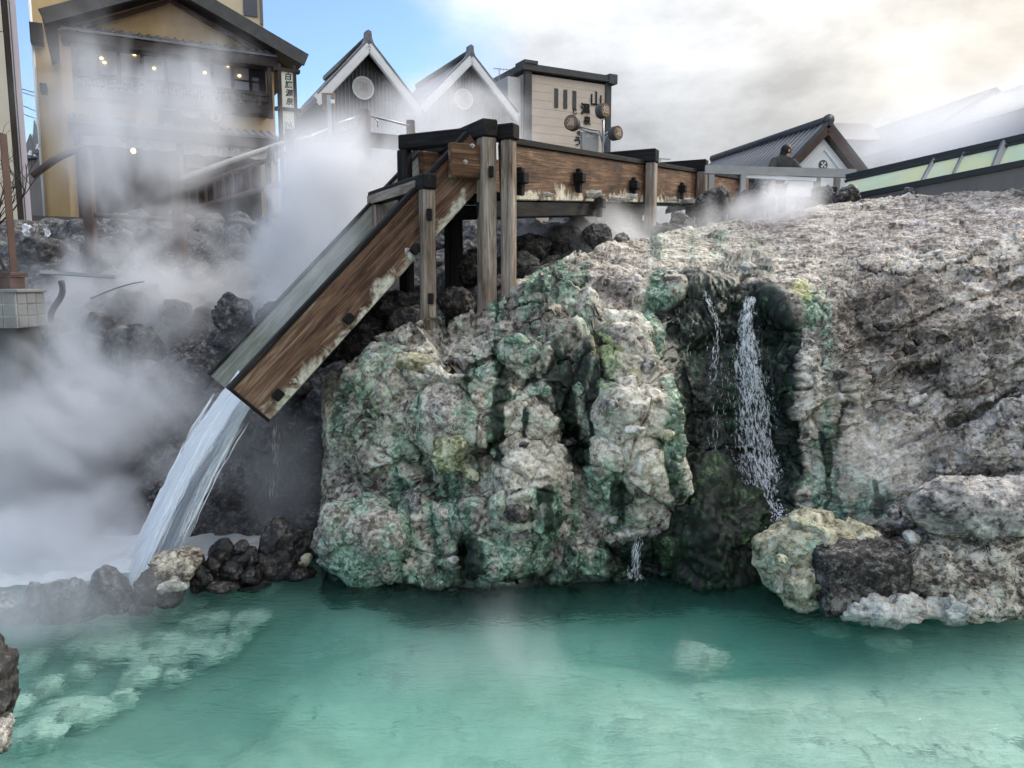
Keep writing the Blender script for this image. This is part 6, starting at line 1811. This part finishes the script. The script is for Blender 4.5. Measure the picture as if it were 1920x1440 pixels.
for k, (x0, x1, y0, y1, lab) in enumerate(((40,56,421,443,'crumpled silvery sheet on the bank beside the gate post'),(83,93,430,444,'small crumpled silvery sheet right of the larger one'))):
    c = P((x0+x1)/2, (y0+y1)/2, 13.2); w, h = span(x1-x0, 13.2), span(y1-y0, 13.2)
    V = []; Fq = []
    rr_ = random.Random(k)
    for j in range(6):
        for i in range(6): V.append((c.x+(i/5-.5)*w+rr_.uniform(-.02, .02), c.y+rr_.uniform(-.05, .05), c.z+(j/5-.5)*h+rr_.uniform(-.02, .02)))
    for j in range(5):
        for i in range(5): Fq.append((j*6+i, j*6+i+1, j*6+i+7, j*6+i+6))
    mb = MB(); mb.add(V, Fq); o = mb.build('crumpled_sheet', M['snow']); tag(o, lab, 'sheet')
# ------------------------------------------------------------------ person leaning on the grey railing
M['skin'] = plain('skin', (0.46, 0.27, 0.19), 0.6, 0.05); M['jacket'] = plain('dark_olive_jacket', (0.055, 0.055, 0.048), 0.9, 0.2, 9)
M['hair'] = plain('black_hair', (0.012, 0.010, 0.009), 0.6, 0.2, 30); M['trouser'] = plain('dark_trousers', (0.03, 0.03, 0.036), 0.9, 0.15, 9)
def skinned(name, verts, edges, radii, mat, parent, root=0, sub=2):
    me = bpy.data.meshes.new(name); me.from_pydata(verts, edges, [])
    ob = bpy.data.objects.new('tmp', me); COL.objects.link(ob)
    md = ob.modifiers.new('s', 'SKIN'); md.use_smooth_shade = True
    for k, v in enumerate(me.skin_vertices[0].data):
        v.radius = (radii[k], radii[k]) if not isinstance(radii[k], tuple) else radii[k]; v.use_root = (k == root)
    s2 = ob.modifiers.new('u', 'SUBSURF'); s2.levels = s2.render_levels = sub
    dg = bpy.context.evaluated_depsgraph_get()
    m2 = bpy.data.meshes.new_from_object(ob.evaluated_get(dg)); bpy.data.objects.remove(ob)
    m2.materials.clear()
    return link(name, m2, mat, parent)
hd = P(1474, 285, 15.75)
person = thing('person', 'person in a dark jacket leaning on the grey railing', 'person', (hd.x-0.10, hd.y+0.15, hd.z-1.50))
J = [(0,0,.86),(0,-.05,1.02),(.02,-.12,1.18),(.05,-.19,1.31),(.08,-.20,1.39),(.11,-.20,1.50),                # 0 pelvis .. 5 head
     (-.13,-.17,1.30),(-.24,-.30,1.13),(-.06,-.42,1.10),(.0,-.43,1.095),                                    # 6-9 left arm folded on the rail
     (.22,-.21,1.27),(.34,-.30,1.10),(.50,-.40,1.10),(.57,-.42,1.10),                                       # 10-13 right arm along the rail
     (-.10,0,.80),(-.11,.06,.45),(-.11,.10,.06),(-.12,-.06,.03),(.10,0,.80),(.12,-.02,.45),(.12,.04,.06),(.13,-.12,.03)]
E = [(0,1),(1,2),(2,3),(3,4),(4,5),(3,6),(6,7),(7,8),(8,9),(3,10),(10,11),(11,12),(12,13),(0,14),(14,15),(15,16),(16,17),(0,18),(18,19),(19,20),(20,21)]
Rr = [.12,.115,.13,.11,.05,.085,.06,.045,.033,.035,.06,.045,.033,.035,.085,.06,.04,.035,.085,.06,.04,.035]
n0 = len(J)
for hnd, dirx in ((9, (1, -.1, 0)), (13, (1, -.15, 0))):
    b = J[hnd]
    for k, (dy, dz, L) in enumerate(((-.035,0,.055),(-.018,.006,.07),(0,.008,.075),(.018,.006,.07),(.03,-.01,.05))):
        i = len(J); J.append((b[0]+.04, b[1]+dy, b[2]+dz)); J.append((b[0]+.04+L, b[1]+dy*1.15, b[2]+dz-.015)); E += [(hnd, i), (i, i+1)]; Rr += [.010, .008]
skinned('body', J, E, Rr, M['skin'], person)
ji = [0,1,2,3,4,6,7,8,10,11,12]; jm = {v: k for k, v in enumerate(ji)}
skinned('jacket', [J[v] for v in ji], [(jm[a], jm[b]) for a, b in E if a in jm and b in jm], [.15,.15,.175,.16,.085,.10,.08,.06,.10,.08,.06], M['jacket'], person)
ti = [0,14,15,16,18,19,20]; tm_ = {v: k for k, v in enumerate(ti)}
skinned('trousers', [J[v] for v in ti], [(tm_[a], tm_[b]) for a, b in E if a in tm_ and b in tm_], [.135,.10,.078,.062,.10,.078,.062], M['trouser'], person)
mb = MB(); mb.sphere((.085, -.185, 1.535), (.105, .105, .115), 14, 10); mb.sphere((.04, -.18, 1.46), (.075, .09, .08), 12, 8); mb.build('hair', M['hair'], person, smooth=True)
mb = MB(); mb.tube([(.02,-.17,1.36),(.06,-.19,1.40),(.07,-.20,1.43)], [.11,.10,.085], 12); mb.build('collar', M['jacket'], person, smooth=True)
mb = MB(); mb.sphere((.215, -.215, 1.49), (.018, .012, .016), 8, 6); mb.build('nose', M['skin'], person, smooth=True)
for dy in (-.045, .03):
    mb = MB(); mb.sphere((.185, -.21+dy, 1.515), (.012, .012, .008), 8, 6); mb.build('eye', M['ink'], person, smooth=True)
mb = MB(); mb.sphere((.11, -.295, 1.50), (.022, .012, .032), 8, 6); mb.build('ear', M['skin'], person, smooth=True)
# ------------------------------------------------------------------ steam
def steam(label, px, py, Y, rx, rz, ry, dens, cut=0.42, soft=0.25, scale=0.9, power=1.0, tilt=0.0, stretch=1.0, seed=0.0, step=1.0, detail=3.5):
    """an uneven cloud of steam round a photo pixel at distance Y; rx, rz in photo pixels, ry in metres"""
    c = P(px, py, Y)
    me = bpy.data.meshes.new('steam')
    V, F = ico(3)
    me.from_pydata([tuple(v) for v in V.tolist()], [], F.tolist())
    o = link('steam', me)
    o.location = c; o.scale = (span(rx, Y), ry, span(rz, Y)); o.rotation_euler = (0, R(tilt), 0)
    t = NT('steam_vapour')
    g = t.node('ShaderNodeNewGeometry').outputs['Position']
    oc = t.pos('Object')
    ln = t.node('ShaderNodeVectorMath', operation='LENGTH'); t.put(ln.inputs[0], oc)
    fall = t.rng(ln.outputs['Value'], 1.0, 0.15, 0, 1, smooth=True)
    n = t.noise(t.mapping(g, (1, 1, 1/stretch), (0, R(tilt), 0), (seed*3.1, seed*1.7, seed*2.3)), scale, detail, 0.58, 0.5)
    m = t.rng(t.math('ADD', n, t.math('MULTIPLY_ADD', fall, 0.22, -0.11)), cut, cut+soft, smooth=True)
    d = t.math('MULTIPLY', t.math('MULTIPLY', m, t.math('POWER', fall, power)), dens)
    v = t.node('ShaderNodeVolumePrincipled')
    v.inputs['Color'].default_value = (0.97, 0.975, 1.0, 1)
    v.inputs['Anisotropy'].default_value = 0.3
    t.put(v.inputs['Density'], d)
    t.l.new(v.outputs[0], t.out.inputs['Volume'])
    t.m.cycles.volume_step_rate = step
    me.materials.append(t.m)
    tag(o, label, 'steam', kind='stuff')
    return o
steam('dense white steam boiling up where the jet lands', 40, 850, 9.2, 430, 350, 1.5, 3.0, 0.39, 0.20, 0.85, 0.6, 0, 1.3, 1)
steam('low glowing steam at the foot of the jet', 90, 1030, 8.0, 300, 130, 0.7, 4.0, 0.34, 0.24, 1.2, 0.7, 0, 0.8, 14)
steam('bright steam billowing up behind the chute', 600, 420, 11.4, 200, 300, 1.4, 3.0, 0.37, 0.24, 0.75, 0.6, 30, 1.3, 2)
steam('drifting steam veil in front of the inn', 290, 260, 12.9, 280, 300, 1.4, 1.2, 0.46, 0.22, 0.70, 0.5, 16, 1.5, 3)
steam('thin steam over the dark rock bank', 250, 560, 12.0, 360, 200, 1.2, 1.6, 0.42, 0.24, 0.75, 0.6, 0, 1.2, 4)
steam('pale steam veil before the gabled houses', 830, 260, 20.0, 220, 140, 2.2, 1.0, 0.34, 0.28, 0.45, 0.6, 0, 1.0, 5)
steam('ground mist creeping over the crest below the trough', 1150, 440, 11.8, 330, 90, 1.0, 1.6, 0.43, 0.24, 0.9, 0.7, 0, 0.8, 6)
steam('wisp of steam rising at the end of the trough', 1440, 392, 12.6, 190, 70, 0.8, 2.2, 0.38, 0.26, 1.0, 0.8, -12, 0.9, 7)
steam('wide steam veil before the hall roof at the right', 1800, 255, 22.0, 300, 120, 3.0, 0.75, 0.34, 0.28, 0.35, 0.6, -12, 1.0, 8)
steam('thin mist drifting over the middle of the pool', 960, 1270, 5.7, 500, 220, 0.8, 0.55, 0.40, 0.26, 1.1, 0.6, 0, 1.5, 9)
steam('mist drifting over the row of stones at the left', 90, 1150, 6.4, 320, 160, 0.7, 1.6, 0.37, 0.26, 1.2, 0.8, 0, 1.3, 10)
steam('dim mist in the hollow under the chute', 490, 870, 8.9, 210, 260, 0.7, 0.9, 0.38, 0.28, 1.1, 0.8, 0, 1.5, 11)
steam('faint mist before the rough right hand slope', 1700, 860, 7.5, 180, 140, 0.5, 0.8, 0.42, 0.26, 1.2, 0.8, -25, 1.2, 12)
steam('steam streaming off the hot water in the chute', 560, 520, 8.9, 90, 280, 0.4, 1.3, 0.38, 0.28, 1.3, 0.8, 43, 1.0, 13)
